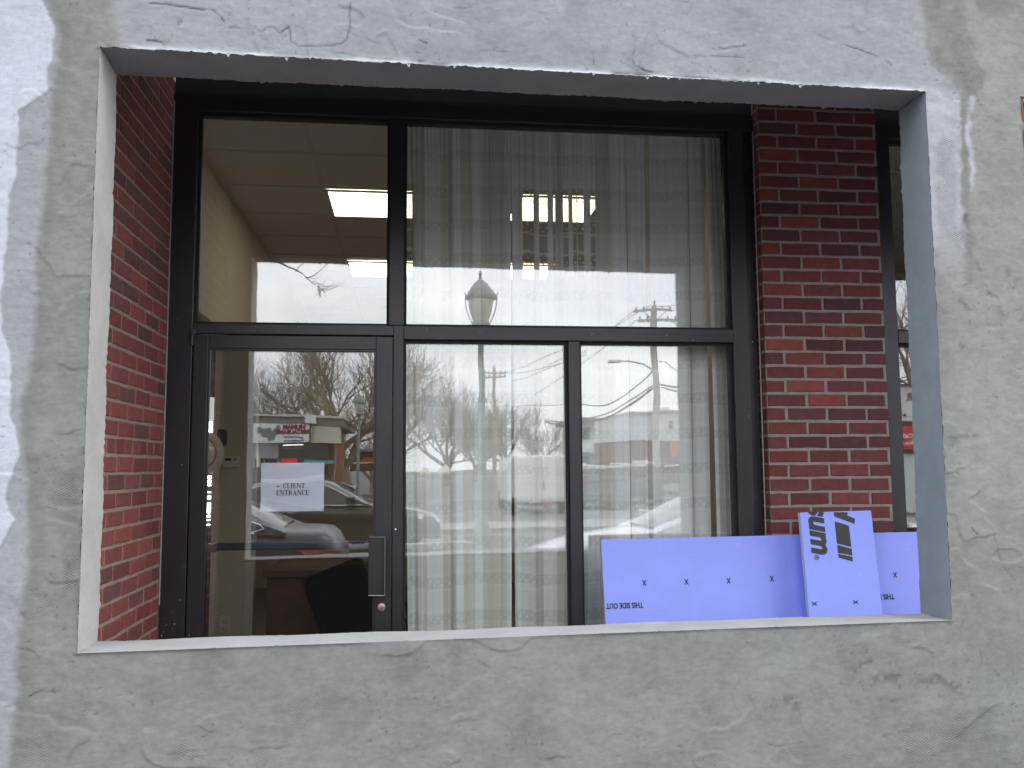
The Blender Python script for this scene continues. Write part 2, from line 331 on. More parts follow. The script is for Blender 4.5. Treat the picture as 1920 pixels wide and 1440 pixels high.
    s2 = side([(84, 0), (106, 50), (105, 117), (94, 195), (86, 300), (80, 400), (62, 480), (68, 540), (64, 640), (36, 760), (36, 830), (50, 960), (50, 1060), (36, 1160), (26, 1240), (28, 1300), (12, 1440)], jx, jz)
    white = 1-sstep(-.004, .004, s1); mid = (1-sstep(-.012, .014, s2))*(1-white)
    h += .0045*white*1.0+.0012*mid
    olive = np.exp(-((s2-.022)/.022)**2)*(1-white)*(.45+.8*fbm(x, z, 5, 161, 2))
    # lighter band over the head
    tx_ = side([(205, 0), (215, 90), (190, 130)], jx, jz); rx_ = side([(1728, 0), (1736, 60), (1742, 120), (1792, 158), (1800, 170)], jx, jz)
    topl = sstep(-.03, .03, tx_)*(1-sstep(-.012, .016, rx_))*(1-sstep(-.02, .01, (TL[1]-.05)-jz+(jx*-.009)) if False else 1)*sstep(2.70, 2.79, z)
    rs = side([(1803, 150), (1802, 300), (1806, 380), (1812, 450), (1806, 480)], jx, jz)
    strip = (x > 2.6)*(1-sstep(-.006, .010, rs))*(1-sstep(2.76, 2.80, jz))*sstep(2.10, 2.30, jz+.1*(fbm(x, z, 8, 171, 2)-.5))
    n2 = fbm(w1, w2, 2.1, 181, 4); n3 = fbm(w1*1.2, w2, 7, 191, 4); n4 = fbm(x, z, 30, 201, 3)
    base = np.stack([.205+.0*x, .214+.0*x, .202+.0*x], -1)
    right = sstep(2.72, 2.80, x)*sstep(.9, 1.6, z); base = base+(right*.035)[..., None]*np.array([1, 1, .98])
    tone = (1+.18*(n2-.5)+.20*(n3-.5)+.18*(n4-.5)+.16*(fbm(x*.7, z*1.5, 75, 331, 2)-.5))
    blot = sstep(.60, .72, fbm(x, z, 5.3, 211, 4)); tone = tone*(1-.10*blot)
    base = base*tone[..., None]
    hue = (fbm(x, z, 2.7, 221, 3)-.5)[..., None]*np.array([.05, 0, -.06]); base = base*(1+hue)
    def mixc(b, c, k): return b*(1-k[..., None])+np.array(c)*tone[..., None]**.6*k[..., None]
    base = mixc(base, (.285, .299, .318), topl*.92)
    topdark = topl*sstep(.55, .7, fbm(x, z, 6, 231, 4)); base = base*(1-.12*topdark[..., None])
    base = mixc(base, (.37, .385, .41), strip*.9)
    # grey wet blotches over the right shoulder
    wet = sstep(0, .05, rx_)*sstep(2.62, 2.72, z)*sstep(.42, .55, fbm(x, z, 6, 241, 4)); base = base*(1-.22*wet[..., None])
    vs = np.exp(-((side([(1806, 150), (1808, 320), (1812, 400), (1816, 480)], jx, jz)-.008)/.016)**2)*(z > 2.1)*(z < 2.75); base = base*(1-.22*vs[..., None])
    fleck = np.exp(-((side([(1826, 180), (1816, 240), (1822, 300), (1824, 350)], jx, jz))/.010)**2)*(z > 2.42)*(z < 2.76)*sstep(.4, .5, fbm(x, z, 11, 243, 2)); base = mixc(base, (.38, .40, .45), fleck)
    base = mixc(base, (.155, .172, .145), np.clip(olive, 0, 1)*.55)
    base = mixc(base, (.305, .325, .350), mid*(.55+.3*fbm(x, z, 3, 251, 3)))
    base = mixc(base, (.46, .485, .545), white)
    lower = (1-sstep(.2, .5, z)); base = base*(1-.15*lower[..., None])
    eh = np.exp(-((z-(TL[1]-.009*x))/.016)**2)*(x > 0)*(x < 2.7)*(z > 2.7); base = mixc(base, (.46, .48, .52), np.clip(eh*1.1, 0, 1)*sstep(.35, .6, fbm(x, z*2, 9, 261, 3)))
    base = base*.75; base = base*(1-.70*crack[..., None])*(1-.32*rough[..., None])*(1-.25*pit[..., None])
    # diamond lath showing through
    mesh = np.zeros_like(x)
    for (u0, v0, u1, v1, a) in [(150, 190, 180, 340, .7), (80, 560, 165, 605, .9), (75, 860, 158, 960, .9), (118, 1040, 150, 1170, 1.), (60, 1120, 130, 1150, .5), (1744, 230, 1806, 470, 1.2), (1500, 1320, 1640, 1440, .9), (1640, 1330, 1920, 1440, .7), (230, 1320, 520, 1440, .6), (420, 1300, 620, 1380, .4), (1880, 720, 1920, 800, .8), (1330, 110, 1460, 150, .4), (40, 1340, 130, 1440, .4), (1820, 1180, 1920, 1260, .4)]:
        a0 = P0(u0, v0); a1 = P0(u1, v1); cx, cz = (a0[0]+a1[0])/2, (a0[1]+a1[1])/2; hx, hz = abs(a1[0]-a0[0])/2, abs(a1[1]-a0[1])/2
        dd = np.maximum(np.abs(x-cx)/hx, np.abs(z-cz)/hz); mesh = np.maximum(mesh, a*(1-sstep(.5, 1.15, dd+.9*(fbm(x, z, 6, 271, 3)-.5)))*sstep(.44, .60, fbm(x, z, 9, 281, 3)))
    Y = -(h-.004)
    # flatten to the arris so the reveals butt cleanly
    edge = np.maximum(np.maximum(el, er), np.maximum(et, eb)); Y = Y*(1-edge)+(-.001)*edge
    nx, nz = X.size, Z.size
    co = np.stack([WX-OX, Y, WZ], -1).reshape(-1, 3)
    idx = np.arange(nx*nz).reshape(nx, nz)
    a = idx[:-1, :-1]; b = idx[1:, :-1]; c = idx[1:, 1:]; d = idx[:-1, 1:]
    keep = np.ones((nx-1, nz-1), bool); keep[i0:i1, j0:j1] = False
    # the next opening starts at the right edge of the picture
    xc = (X[:-1]+X[1:])/2; zc = (Z[:-1]+Z[1:])/2
    keep[np.ix_(xc > 3.062, (zc > .99) & (zc < 2.761))] &= ~((xc[xc > 3.062] < 5.6)[:, None])
    F = np.stack([a, b, c, d], -1)[keep]
    me = bpy.data.meshes.new('wall_face'); me.vertices.add(len(co)); me.vertices.foreach_set('co', co.ravel())
    nf = len(F); me.loops.add(nf*4); me.loops.foreach_set('vertex_index', F.ravel()); me.polygons.add(nf)
    me.polygons.foreach_set('loop_start', np.arange(0, nf*4, 4)); me.polygons.foreach_set('loop_total', np.full(nf, 4)); me.polygons.foreach_set('use_smooth', np.ones(nf, bool))
    me.update(calc_edges=True)
    ca = me.color_attributes.new('tint', 'FLOAT_COLOR', 'POINT'); ca.data.foreach_set('color', np.concatenate([np.clip(base, .01, 1), np.ones(base.shape[:2]+(1,))], -1).reshape(-1).astype(np.float32))
    ma = me.attributes.new('lath', 'FLOAT', 'POINT'); ma.data.foreach_set('value', mesh.ravel().astype(np.float32))
    m = material("stucco render", (.4, .4, .4), .88, var=.10, vscale=55, attr='tint', spec=.25)
    t = m.node_tree; p = t.nodes['Principled BSDF']; tcn = t.nodes.new('ShaderNodeTexCoord'); Lk = t.links.new
    def math_(op, a_, b_=None):
        q = t.nodes.new('ShaderNodeMath'); q.operation = op
        for i, s in enumerate((a_, b_)):
            if s is None: continue
            if isinstance(s, (int, float)): q.inputs[i].default_value = s
            else: Lk(s, q.inputs[i])
        return q.outputs[0]
    sep = t.nodes.new('ShaderNodeSeparateXYZ'); nd = t.nodes.new('ShaderNodeTexNoise'); nd.inputs['Scale'].default_value = 9; nd.inputs['Detail'].default_value = 3
    Lk(tcn.outputs['Object'], nd.inputs['Vector'])
    vm = t.nodes.new('ShaderNodeVectorMath'); vm.operation = 'MULTIPLY_ADD'; Lk(nd.outputs['Color'], vm.inputs[0]); vm.inputs[1].default_value = (.03, .03, .03); Lk(tcn.outputs['Object'], vm.inputs[2]); Lk(vm.outputs[0], sep.inputs[0])
    sx, sz = math_('MULTIPLY', sep.outputs[0], 210.), math_('MULTIPLY', sep.outputs[2], 400.)
    dia = math_('POWER', math_('MINIMUM', math_('ABSOLUTE', math_('SINE', math_('ADD', sx, sz))), math_('ABSOLUTE', math_('SINE', math_('SUBTRACT', sx, sz)))), .6)
    at_ = t.nodes.new('ShaderNodeAttribute'); at_.attribute_name = 'lath'
    hh = math_('MULTIPLY', math_('MULTIPLY', dia, at_.outputs['Fac']), .0020)
    nf_ = t.nodes.new('ShaderNodeTexNoise'); nf_.inputs['Scale'].default_value = 170; nf_.inputs['Detail'].default_value = 6; nf_.inputs['Roughness'].default_value = .7; Lk(tcn.outputs['Object'], nf_.inputs['Vector'])
    mpn = t.nodes.new('ShaderNodeMapping'); mpn.inputs['Scale'].default_value = (9, 9, 60); mpn.inputs['Rotation'].default_value = (0, .35, 0); Lk(tcn.outputs['Object'], mpn.inputs['Vector'])
    ns = t.nodes.new('ShaderNodeTexNoise'); ns.inputs['Scale'].default_value = 2.2; ns.inputs['Detail'].default_value = 5; Lk(mpn.outputs[0], ns.inputs['Vector'])
    hh = math_('ADD', hh, math_('MULTIPLY', nf_.outputs[0], .0012)); hh = math_('ADD', hh, math_('MULTIPLY', ns.outputs[0], .0004))
    bp = t.nodes.new('ShaderNodeBump'); bp.inputs['Distance'].default_value = 1.; bp.inputs['Strength'].default_value = 1.; Lk(hh, bp.inputs['Height']); Lk(bp.outputs[0], p.inputs['Normal'])
    me.materials.append(m); link('wall_face', me, stucco)
build_wall()
# reveals (jambs, head, sill) running from the face back 175 mm; slightly crooked like the photo's
TLb, TRb, BRb, BLb = [(p[0], p[2]) for p in (at(220, 140, .175), at(1685, 207, .175), at(1727, 1150, .175), at(183, 1203, .175))]
def slab(name, a0, a1, b0, b1, nrm, mat, n=160, rag=.003, seed=0):
    """reveal sheet from front edge a0-a1 (y=0) to back edge b0-b1 (y=.175), backed by solid wall behind nrm"""
    R = np.random.RandomState(seed); mb = MB(); vs = []; m = 6
    for i in range(n+1):
        t = i/n; fa = np.array([a0[0]*(1-t)+a1[0]*t, 0, a0[1]*(1-t)+a1[1]*t]); fb = np.array([b0[0]*(1-t)+b1[0]*t, .175, b0[1]*(1-t)+b1[1]*t])
        j = (R.rand()-.35)*rag*(3.5 if R.rand() > .95 else 1)
        for k in range(m+1):
            s = k/m; p = fa*(1-s)+fb*s
            p = p+np.array(nrm)*(j if k == m else 0)+np.array(nrm)*.0012*(math.sin(t*37+s*5+seed)+math.sin(t*11))*s
            if k == 0: p[1] = -.0008
            vs.append(p)
    for nb in range(2):
        for i in range(n+1):
            vs.append(np.array(vs[i*(m+1)+(m if nb == 0 else 0)])-np.array(nrm)*(.006 if nb == 0 else .05))
    fs = [(i*(m+1)+k, (i+1)*(m+1)+k, (i+1)*(m+1)+k+1, i*(m+1)+k+1) for i in range(n) for k in range(m)]
    B = (n+1)*(m+1)
    fs += [(i*(m+1)+m, (i+1)*(m+1)+m, B+i+1, B+i) for i in range(n)]
    mb.add([(v[0]-OX, v[1], v[2]) for v in vs], fs, True); return mb.build(name, mat, stucco)
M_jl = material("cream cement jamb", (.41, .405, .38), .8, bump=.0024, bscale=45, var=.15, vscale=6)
M_jr = material("blue grey cement jamb", (.165, .195, .228), .8, bump=.0024, bscale=45, var=.15, vscale=6)  # bluish coat, with part of this side's shade put into the colour
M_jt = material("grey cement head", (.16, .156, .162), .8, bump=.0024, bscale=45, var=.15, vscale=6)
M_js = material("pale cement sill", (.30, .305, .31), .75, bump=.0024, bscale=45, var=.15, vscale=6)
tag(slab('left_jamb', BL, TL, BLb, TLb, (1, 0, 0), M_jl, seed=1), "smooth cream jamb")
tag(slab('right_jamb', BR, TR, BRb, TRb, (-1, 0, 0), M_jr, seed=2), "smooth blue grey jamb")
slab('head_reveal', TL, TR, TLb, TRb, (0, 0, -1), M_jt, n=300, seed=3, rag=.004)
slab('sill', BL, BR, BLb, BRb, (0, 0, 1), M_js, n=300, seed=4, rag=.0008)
# back of the wall: dark sheathing boards around the opening, and the tape on the top of the dwarf wall
def backboard(z0, z1, x0, x1): return MB().box(x0-OX, x1-OX, .10, .172, z0, z1)
mb = MB()
for (x0, x1, z0, z1) in [(-6, -.012, 0, 4.8), (3.07, 5.6, 0, .98), (3.07, 5.6, 2.77, 4.8), (5.6, 9, 0, 4.8), (2.716, 3.055, 0, 4.8), (-.012, 2.716, 0, .955), (-.012, 2.716, 2.79, 4.8)]:
    mb.box(x0-OX, x1-OX, .06, .172, z0, z1)
mb.build('backing_board', M_sheath, stucco)
MB().box(.0-OX, 2.70-OX, .1735, .178, .925, .953).build('sheathing_tape', M_tape, stucco)
M_rust = material("rusty brown edge", (.11, .04, .02), .8, bump=.001, bscale=90, var=.4, vscale=20)
mb = MB(); mb.box(3.058-OX, 3.066-OX, .002, .17, .99, 2.761); mb.box(3.058-OX, 5.6-OX, .002, .17, 2.757, 2.765); mb.build('next_opening_reveal', M_rust, stucco)

# recess: soffit, end wall, building above
tag(MB().box(-.6, 9, .18, 1.36, 3.46, 3.6).build('soffit', M_soffit), "dark soffit over the recess between stucco wall and shopfront", "soffit", None, None)
# ------------------------------------------------------------------ brickwork
def brickwork(name, parent, base, along, nrm, length, z0, z1, zj, pattern, seed, cols, header=None, depth=.09):
    """bricks laid as real blocks in front of a mortar bed. zj: z of one bed joint; pattern(k)->first joint offset, unit"""
    R = np.random.RandomState(seed); al = np.array(along, float); n = np.array(nrm, float); base = np.array(base, float); C = .0677; g = .0130
    V = []; Fc = []; col = []
    k0 = int(math.floor((z0-zj)/C)); k1 = int(math.ceil((z1-zj)/C))
    for k in range(k0, k1):
        zb = zj+k*C+g/2; zt = zj+(k+1)*C-g/2
        if header and k == header: unit, off = .1016, .05
        else: unit, off = .2032, pattern(k)
        s = -off
        while s < length:
            a = max(s+g/2*(.8+.5*R.rand()), 0 if s < 0 else -1); b = min(s+unit-g/2*(.8+.5*R.rand()), length)
            s += unit
            if b-a < .012: continue
            dz = R.uniform(-.0015, .0015, 2); pr = R.uniform(-.0004, .0024); c = .0026
            lo, hi = max(zb+dz[0], z0), min(zt+dz[1], z1)
            if hi-lo < .01: continue
            fr = [(a+c, lo+c), (b-c, lo+c), (b-c, hi-c), (a+c, hi-c)]; bk = [(a, lo), (b, lo), (b, hi), (a, hi)]
            B = len(V)
            # front ring subdivided so arrises are not ruler straight
            def ring(q, d, jit):
                o = []
                for i in range(4):
                    p0, p1 = np.array(q[i]), np.array(q[(i+1) % 4]); m = 4 if i % 2 == 0 else 2
                    for t in range(m):
                        pp = p0+(p1-p0)*t/m+R.uniform(-jit, jit, 2); o.append(base+al*pp[0]+np.array([0, 0, 1])*pp[1]+n*(d))
                return o
            r1 = ring(fr, pr, .0015); r2 = ring(bk, pr-c, .0013); r3 = ring(bk, -.02, 0)
            V.extend(r1+r2+r3); m = 12
            Fc.append(tuple(range(B, B+m)))
            for i in range(m): Fc.append((B+i, B+m+i, B+m+(i+1) % m, B+(i+1) % m)); Fc.append((B+m+i, B+2*m+i, B+2*m+(i+1) % m, B+m+(i+1) % m))
            w_ = R.rand(); cc = cols[min(int(w_*len(cols)), len(cols)-1)]; cc = np.array(cc)*R.uniform(.82, 1.2)*(1+R.uniform(-.05, .05, 3)); col += [cc]*(1+2*m)
    me = bpy.data.meshes.new(name); me.from_pydata([tuple(v) for v in V], [], Fc)
    bm = bmesh.new(); bm.from_mesh(me); bmesh.ops.recalc_face_normals(bm, faces=bm.faces[:]); bm.to_mesh(me); bm.free()
    ca = me.color_attributes.new('tint', 'FLOAT_COLOR', 'CORNER'); arr = []
    for p, c in zip(me.polygons, col): arr += [c[0], c[1], c[2], 1]*p.loop_total
    ca.data.foreach_set('color', np.array(arr, np.float32)); me.materials.append(M_brick); link(name, me, parent)
M_brick = material("fired brick", (.3, .1, .08), .82, bump=.0016, bscale=110, var=.20, vscale=34, attr='tint', spec=.3)
M_mortar = material("mortar", (.245, .21, .19), .92, bump=.0020, bscale=150, var=.18, vscale=25, spec=.2)
M_mortar2 = material("pink grey mortar", (.35, .24, .205), .92, bump=.0020, bscale=150, var=.18, vscale=25, spec=.2)
reds = [(.128, .034, .034), (.135, .036, .035), (.115, .035, .036), (.122, .034, .036), (.088, .033, .037), (.165, .044, .036), (.125, .036, .036), (.105, .033, .035)]
pil = empty('brick_pillar', (2.97, 1.6, 0), "red brick pillar with pale mortar between the two shop windows", "pillar")
px0, pw, py = 2.661, .619, 1.347
def rel(p, e): return (p[0]-e.location[0], p[1]-e.location[1], p[2]-e.location[2])
brickwork('front_bricks', pil, rel((px0, py, 0), pil), (1, 0, 0), (0, -1, 0), pw, 0, 3.46, 2.383, lambda k: 0 if k % 2 else .104, 3, reds)
brickwork('side_bricks', pil, rel((px0, 1.47, 0), pil), (0, -1, 0), (-1, 0, 0), .123-.006, 0, 3.46, 2.383, lambda k: .08 if k % 2 else 0.0, 4, reds)
mb = MB().box(px0+.003-2.97, px0+pw-.002-2.97, py+.003-1.6, 1.9-1.6, 0, 3.46); mb.build('mortar', M_mortar, pil)
bw = empty('brick_wall', (-.2, .8, 0), "red brick side wall of the recess with one course of short header bricks", "wall")
reds2 = [(.235, .072, .060), (.215, .068, .060), (.20, .068, .062), (.18, .066, .063), (.24, .075, .062), (.155, .07, .068), (.215, .068, .058)]
brickwork('bricks', bw, rel((-.142, .176, 0), bw), (0, 1, 0), (1, 0, 0), 1.225, 0, 3.46, 1.4127, lambda k: .03 if k % 2 else .13, 6, reds2, header=2)
MB().box(-.38+.2, -.1445+.2, .1765-.8, 1.40-.8, 0, 3.46).build('mortar', M_mortar2, bw)

# ------------------------------------------------------------------ shopfront
sf = empty('shopfront_window', (1.3, 1.44, 0), "dark bronze aluminium shopfront frame with tall panes in front of white curtains", "window")
Y0, Y1 = 1.392, 1.505
def member(name, x0, x1, z0, z1, parent=sf, y0=Y0, y1=Y1, ch=.003):
    e_ = parent.location; return MB().box(x0-e_[0], x1-e_[0], y0-e_[1], y1-e_[1], z0-e_[2], z1-e_[2], ch).build(name, M_frame, parent)
member('left_jamb', -.142, -.030, 0, 3.16)
member('header', -.142, 2.656, 3.162, 3.24)
member('mullion', .878, .924, 0, 2.158); member('mullion', .856, .924, 2.1585, 3.16)
member('mullion', 1.705, 1.759, .12, 2.091)
member('right_jamb', 2.523, 2.600, 0, 3.16)
member('jamb_return', 2.602, 2.656, 0, 3.16, y0=1.425)
member('transom', -.028, .877, 2.110, 2.157); member('transom', .926, 2.521, 2.093, 2.157)
member('sill', .926, 1.703, .03, .12); member('sill', 1.761, 2.521, .03, .12)
def stops(x0, x1, z0, z1, parent=sf, y=1.424, w_=.013, m=None):
    e_ = parent.location; mb = MB()
    for a in ((x0, x0+w_, z0, z1), (x1-w_, x1, z0, z1), (x0+w_, x1-w_, z0, z0+w_), (x0+w_, x1-w_, z1-w_, z1)):
        mb.box(a[0]-e_[0], a[1]-e_[0], y-e_[1], y+.016-e_[1], a[2]-e_[2], a[3]-e_[2], .0015)
    return mb.build('glazing_stop', m or M_gasket, parent)
def pane(x0, x1, z0, z1, parent=sf, y=1.444):
    e_ = parent.location; return MB().box(x0-e_[0], x1-e_[0], y-e_[1], y+.012-e_[1], z0-e_[2], z1-e_[2]).build('pane', M_glass, parent)
for (x0, x1, z0, z1) in [(-.030, .856, 2.157, 3.162), (.924, 2.523, 2.157, 3.162), (.924, 1.705, .12, 2.093), (1.759, 2.523, .12, 2.093)]:
    stops(x0, x1, z0, z1); pane(x0+.006, x1-.006, z0+.006, z1-.006)
hb = MB(); hb.box(-.142-1.3, 2.656-1.3, 1.41-1.44, 1.507-1.44, 3.242, 3.46); hb.build('head_panel', M_soffit, sf)
mb = MB(); mb.tube([(-.139-1.3, Y0-.004-1.44, .9), (-.139-1.3, Y0-.004-1.44, 3.2)], .0035, 6); mb.tube([(2.655-1.3, 1.396-1.44, .9), (2.655-1.3, 1.396-1.44, 3.3)], .0035, 6); mb.build('caulk_bead', M_caulk, sf)
mb = MB(); R_ = np.random.RandomState(5)
for (u, v) in [(322, 1148), (327, 1170), (324, 1178), (303, 1192), (307, 1185), (355, 1191), (337, 1125), (312, 1172), (1412, 1000), (1419, 933), (1406, 505), (1411, 641), (1404, 780), (310, 1160), (341, 872), (332, 600), (800, 618), (900, 622), (1250, 628), (1110, 626), (1300, 637), (480, 612), (560, 614), (741, 500), (345, 1060)]:
    p = at(u, v, Y0-.001); r = R_.uniform(.0012, .0035); mb.lathe([(r*.2, 0), (r, .0005), (r*.8, .0012), (r*.1, .0016)], (p[0]-1.3, Y0-.0012-1.44, p[2]), 7, 'y')
mb.build('paint_splatter', M_caulk, sf)
# second window past the pillar
sf2 = empty('shopfront_window', (4.2, 1.44, 0), "narrow slice of a second dark framed window right of the brick pillar", "window")
member('left_jamb', 3.284, 3.374, 0, 3.15, sf2); member('transom', 3.376, 5.3, 2.098, 2.16, sf2); member('header', 3.284, 5.3, 3.152, 3.24, sf2); member('right_jamb', 5.302, 5.4, 0, 3.24, sf2); member('sill', 3.376, 5.3, .03, .12, sf2)
for (x0, x1, z0, z1) in [(3.374, 5.302, 2.16, 3.152), (3.374, 5.302, .12, 2.098)]: stops(x0, x1, z0, z1, sf2); pane(x0+.006, x1-.006, z0+.006, z1-.006, sf2)
MB().box(3.284-4.2, 9-4.2, 1.41-1.44, 1.507-1.44, 3.242, 3.46).build('head_panel', M_soffit, sf2)
tag(MB().box(5.402, 9, 1.40, 1.6, 0, 3.24).build('side_wall', M_rbrick), "dark brick wall at the far right end of the recess", "wall")
# ------------------------------------------------------------------ door
dr = empty('glass_door', (-.026, 1.40, 0), "dark framed glass entrance door with a taped paper notice and pull handle", "door")
DY0, DY1 = 1.398, 1.448
def dm(name, x0, x1, z0, z1, ch=.003): e_ = dr.location; return MB().box(x0-e_[0], x1-e_[0], DY0-e_[1], DY1-e_[1], z0, z1, ch).build(name, M_frame, dr)
dm('stile', -.025, .040, .012, 2.105); dm('stile', .797, .874, .012, 2.105); dm('rail', .0405, .7965, 2.043, 2.105); dm('rail', .0405, .7965, .012, .25)
stops(.040, .797, .25, 2.043, dr, 1.402, .009, M_frame)
e_ = dr.location
MB().box(.045-e_[0], .792-e_[0], 1.418-e_[1], 1.430-e_[1], .255, 2.038).build('pane', M_glass, dr)
pl = MB().box(.05-e_[0], .79-e_[0], 1.50-e_[1], 1.53-e_[1], 1.122, 1.156, .004); pl.box(.045-e_[0], .085-e_[0], 1.44-e_[1], 1.50-e_[1], 1.12, 1.158, .004); pl.box(.755-e_[0], .795-e_[0], 1.44-e_[1], 1.50-e_[1], 1.12, 1.158, .004); pl.build('push_bar', M_frame, dr)
hd = MB(); hd.box(.772-e_[0], .845-e_[0], 1.345-e_[1], 1.352-e_[1], .926, 1.184, .002)
hd.box(.775-e_[0], .783-e_[0], 1.352-e_[1], 1.397-e_[1], .93, 1.18, .002); hd.box(.838-e_[0], .845-e_[0], 1.335-e_[1], 1.352-e_[1], .926, 1.184, .002); hd.build('pull_handle', M_dark, dr)
ed = MB(); ed.tube([(.846-e_[0], 1.334-e_[1], .927), (.846-e_[0], 1.334-e_[1], 1.183)], .0016, 6); ed.tube([(.773-e_[0], 1.3445-e_[1], 1.185), (.845-e_[0], 1.3345-e_[1], 1.185)], .0013, 6); ed.tube([(.773-e_[0], 1.3445-e_[1], .926), (.845-e_[0], 1.3345-e_[1], .926)], .0013, 6); ed.build('handle_edge', M_steel, dr)
lk = MB(); lk.lathe([(.0185, 0), (.0185, -.004), (.0165, -.007), (.0135, -.0075), (.0001, -.0075)], (.831-e_[0], DY0-e_[1], .866), 24, 'y'); lo = lk.build('lock_cylinder', M_brass, dr)
#
MB().box(.829-e_[0], .8325-e_[0], DY0-.0085-e_[1], DY0-.0076-e_[1], .857, .866).build('keyhole', M_dark, lo)
lk = MB(); lk.lathe([(.0045, 0), (.0045, -.003), (.0001, -.0045)], (.892-1.3, Y0-.0002-1.44, 1.214), 12, 'y'); lk.build('screw_head', M_brass, sf)
hg = MB(); hg.lathe([(.010, 0), (.010, .075)], (-.030-e_[0], 1.386-e_[1], 2.055), 12); hg.box(-.044-e_[0], -.012-e_[0], 1.376-e_[1], 1.397-e_[1], 2.10, 2.128, .003); hg.build('hinge', M_frame, dr)
mb = MB()
for (u, v) in [(471, 1112), (482, 1118), (477, 1125), (486, 1135), (474, 1136), (530, 1060), (395, 1012), (550, 1085), (669, 1180), (608, 1180), (400, 1068), (450, 1066), (533, 1187), (552, 1062)]:
    p = at(u, v, 1.4165); q_ = .0013; mb.lathe([(q_*.3, 0), (q_, -.0003), (q_*.2, -.0007)], (p[0]-e_[0], 1.4168-e_[1], p[2]), 6, 'y')
mb.build('dust_speck', M_caulk, dr)
# etched number on the pane
nm = MB()
text('etched_number', "8290", M_frost, dr, (.421-e_[0], 1.4168-e_[1], 1.892), (1, 0, 0), (0, 0, 1), .083, bold=-.0016, sx=.92, depth=.0004)
text('etched_suite_line', "SUITE A", M_frost, dr, (.412-e_[0], 1.4168-e_[1], 1.829), (1, 0, 0), (0, 0, 1), .036, bold=-.0006, sx=1.1, depth=.0004)
# paper notice, set just before the pane, whose reflections its gloss imitates
tlp, brp = at(490, 868, 1.414), at(607, 958, 1.414)
pn = empty('paper_notice', ((tlp[0]+brp[0])/2, 1.414, (tlp[2]+brp[2])/2), "white paper notice reading CLIENT ENTRANCE with a left arrow, on the door glass", "notice")
hw, hh_ = (brp[0]-tlp[0])/2, (tlp[2]-brp[2])/2
sh = MB(); vs = []; fs = []
for i in range(9):
    for j in range(7):
        u_, v_ = -1+i/4, -1+j/3; vs.append((u_*hw, .0004+.0003*math.sin(u_*3+v_*2)*abs(u_), v_*hh_))
n_ = len(vs); vs += [(a, b+.0004, c) for a, b, c in vs]
for i in range(8):
    for j in range(6): q = (i*7+j, (i+1)*7+j, (i+1)*7+j+1, i*7+j+1); fs += [q, tuple(n_+k for k in q[::-1])]
sh.add(vs, fs, True); sh.build('sheet', M_paper, pn)
def serif_line(s, x, z, H, mb, y=-.0016, d=.0008):
    tk, th, sf_ = .17*H, .07*H, .07*H
    def b(x0, x1, z0, z1): mb.box(x+x0, x+x1, y, y+d, z+z0, z+z1)
    def poly(p): mb.prism([(x+a, y, z+c) for a, c in p], (0, d, 0))
    for ch in s:
        if ch == ' ': x += .35*H; continue
        W = {'C': .70, 'L': .64, 'I': .38, 'E': .68, 'N': .80, 'T': .70, 'R': .78, 'A': .78}[ch]*H
        if ch in 'LEIR' or ch == 'N':
            if ch == 'I': b(.10*H, .10*H+tk, sf_, H-sf_); b(.0, .36*H, 0, sf_); b(.0, .36*H, H-sf_, H)
            elif ch == 'N': b(.08*H, .08*H+th, sf_, H-sf_); b(0, .22*H, 0, sf_); b(.0, .18*H, H-sf_, H); b(.66*H, .66*H+th, 0, H-sf_); b(.58*H, .80*H, H-sf_, H); poly([(.08*H, H), (.08*H+tk*1.2, H), (.66*H+th, 0), (.62*H, 0)])
            else: b(.08*H, .08*H+tk, sf_, H-sf_)
        if ch == 'L': b(0, .60*H, 0, sf_); b(.52*H, .60*H, sf_, .26*H); b(0, .34*H, H-sf_, H)
        if ch == 'E': b(0, .64*H, 0, sf_); b(.56*H, .64*H, sf_, .25*H); b(0, .62*H, H-sf_, H); b(.54*H, .62*H, .77*H, H-sf_); b(.08*H+tk, .46*H, .48*H, .48*H+sf_); b(.42*H, .48*H, .38*H, .66*H)
        if ch == 'T': b(.27*H, .27*H+tk, sf_, H-sf_); b(.18*H, .54*H, 0, sf_); b(.0, .70*H, H-sf_, H); b(0, .07*H, .74*H, H-sf_); b(.63*H, .70*H, .74*H, H-sf_)
        if ch == 'A': poly([(.10*H, sf_), (.16*H, sf_), (.40*H, .95*H), (.36*H, H)]); poly([(.36*H, H), (.42*H, H), (.70*H, sf_), (.70*H-tk*1.2, sf_), (.30*H, .96*H)]); b(0, .26*H, 0, sf_); b(.46*H, .80*H, 0, sf_); b(.2*H, .52*H, .30*H, .36*H)
        if ch == 'R': b(0, .34*H, 0, sf_); b(.0, .40*H, H-sf_, H); b(.2*H, .44*H, .48*H, .48*H+th); b(.47*H, .47*H+tk*.9, .56*H, H-sf_*1.2); b(.40*H, .54*H, H-sf_*1.6, H-.03*H); b(.42*H, .54*H, .49*H, .57*H); poly([(.32*H, .48*H), (.48*H, .48*H), (.78*H, 0), (.60*H, 0)])
        if ch == 'C':
            cx, cz, r = .40*H, .5*H, .5*H; n = 14
            for i in range(n):
                a0 = math.radians(48+i*(264/n)); a1 = math.radians(48+(i+1)*(264/n))
                t0 = th+(tk-th)*max(0, -math.cos(a0)); t1 = th+(tk-th)*max(0, -math.cos(a1))
                poly([(cx+r*.8*math.cos(a0), cz+r*math.sin(a0)), (cx+r*.8*math.cos(a1), cz+r*math.sin(a1)), (cx+(r*.8-t1)*math.cos(a1), cz+(r-t1)*math.sin(a1)), (cx+(r*.8-t0)*math.cos(a0), cz+(r-t0)*math.sin(a0))])
            b(.64*H, .70*H, .70*H, 1.0*H)
        x += W+.06*H
    return x
sm_ = 2*hw/117
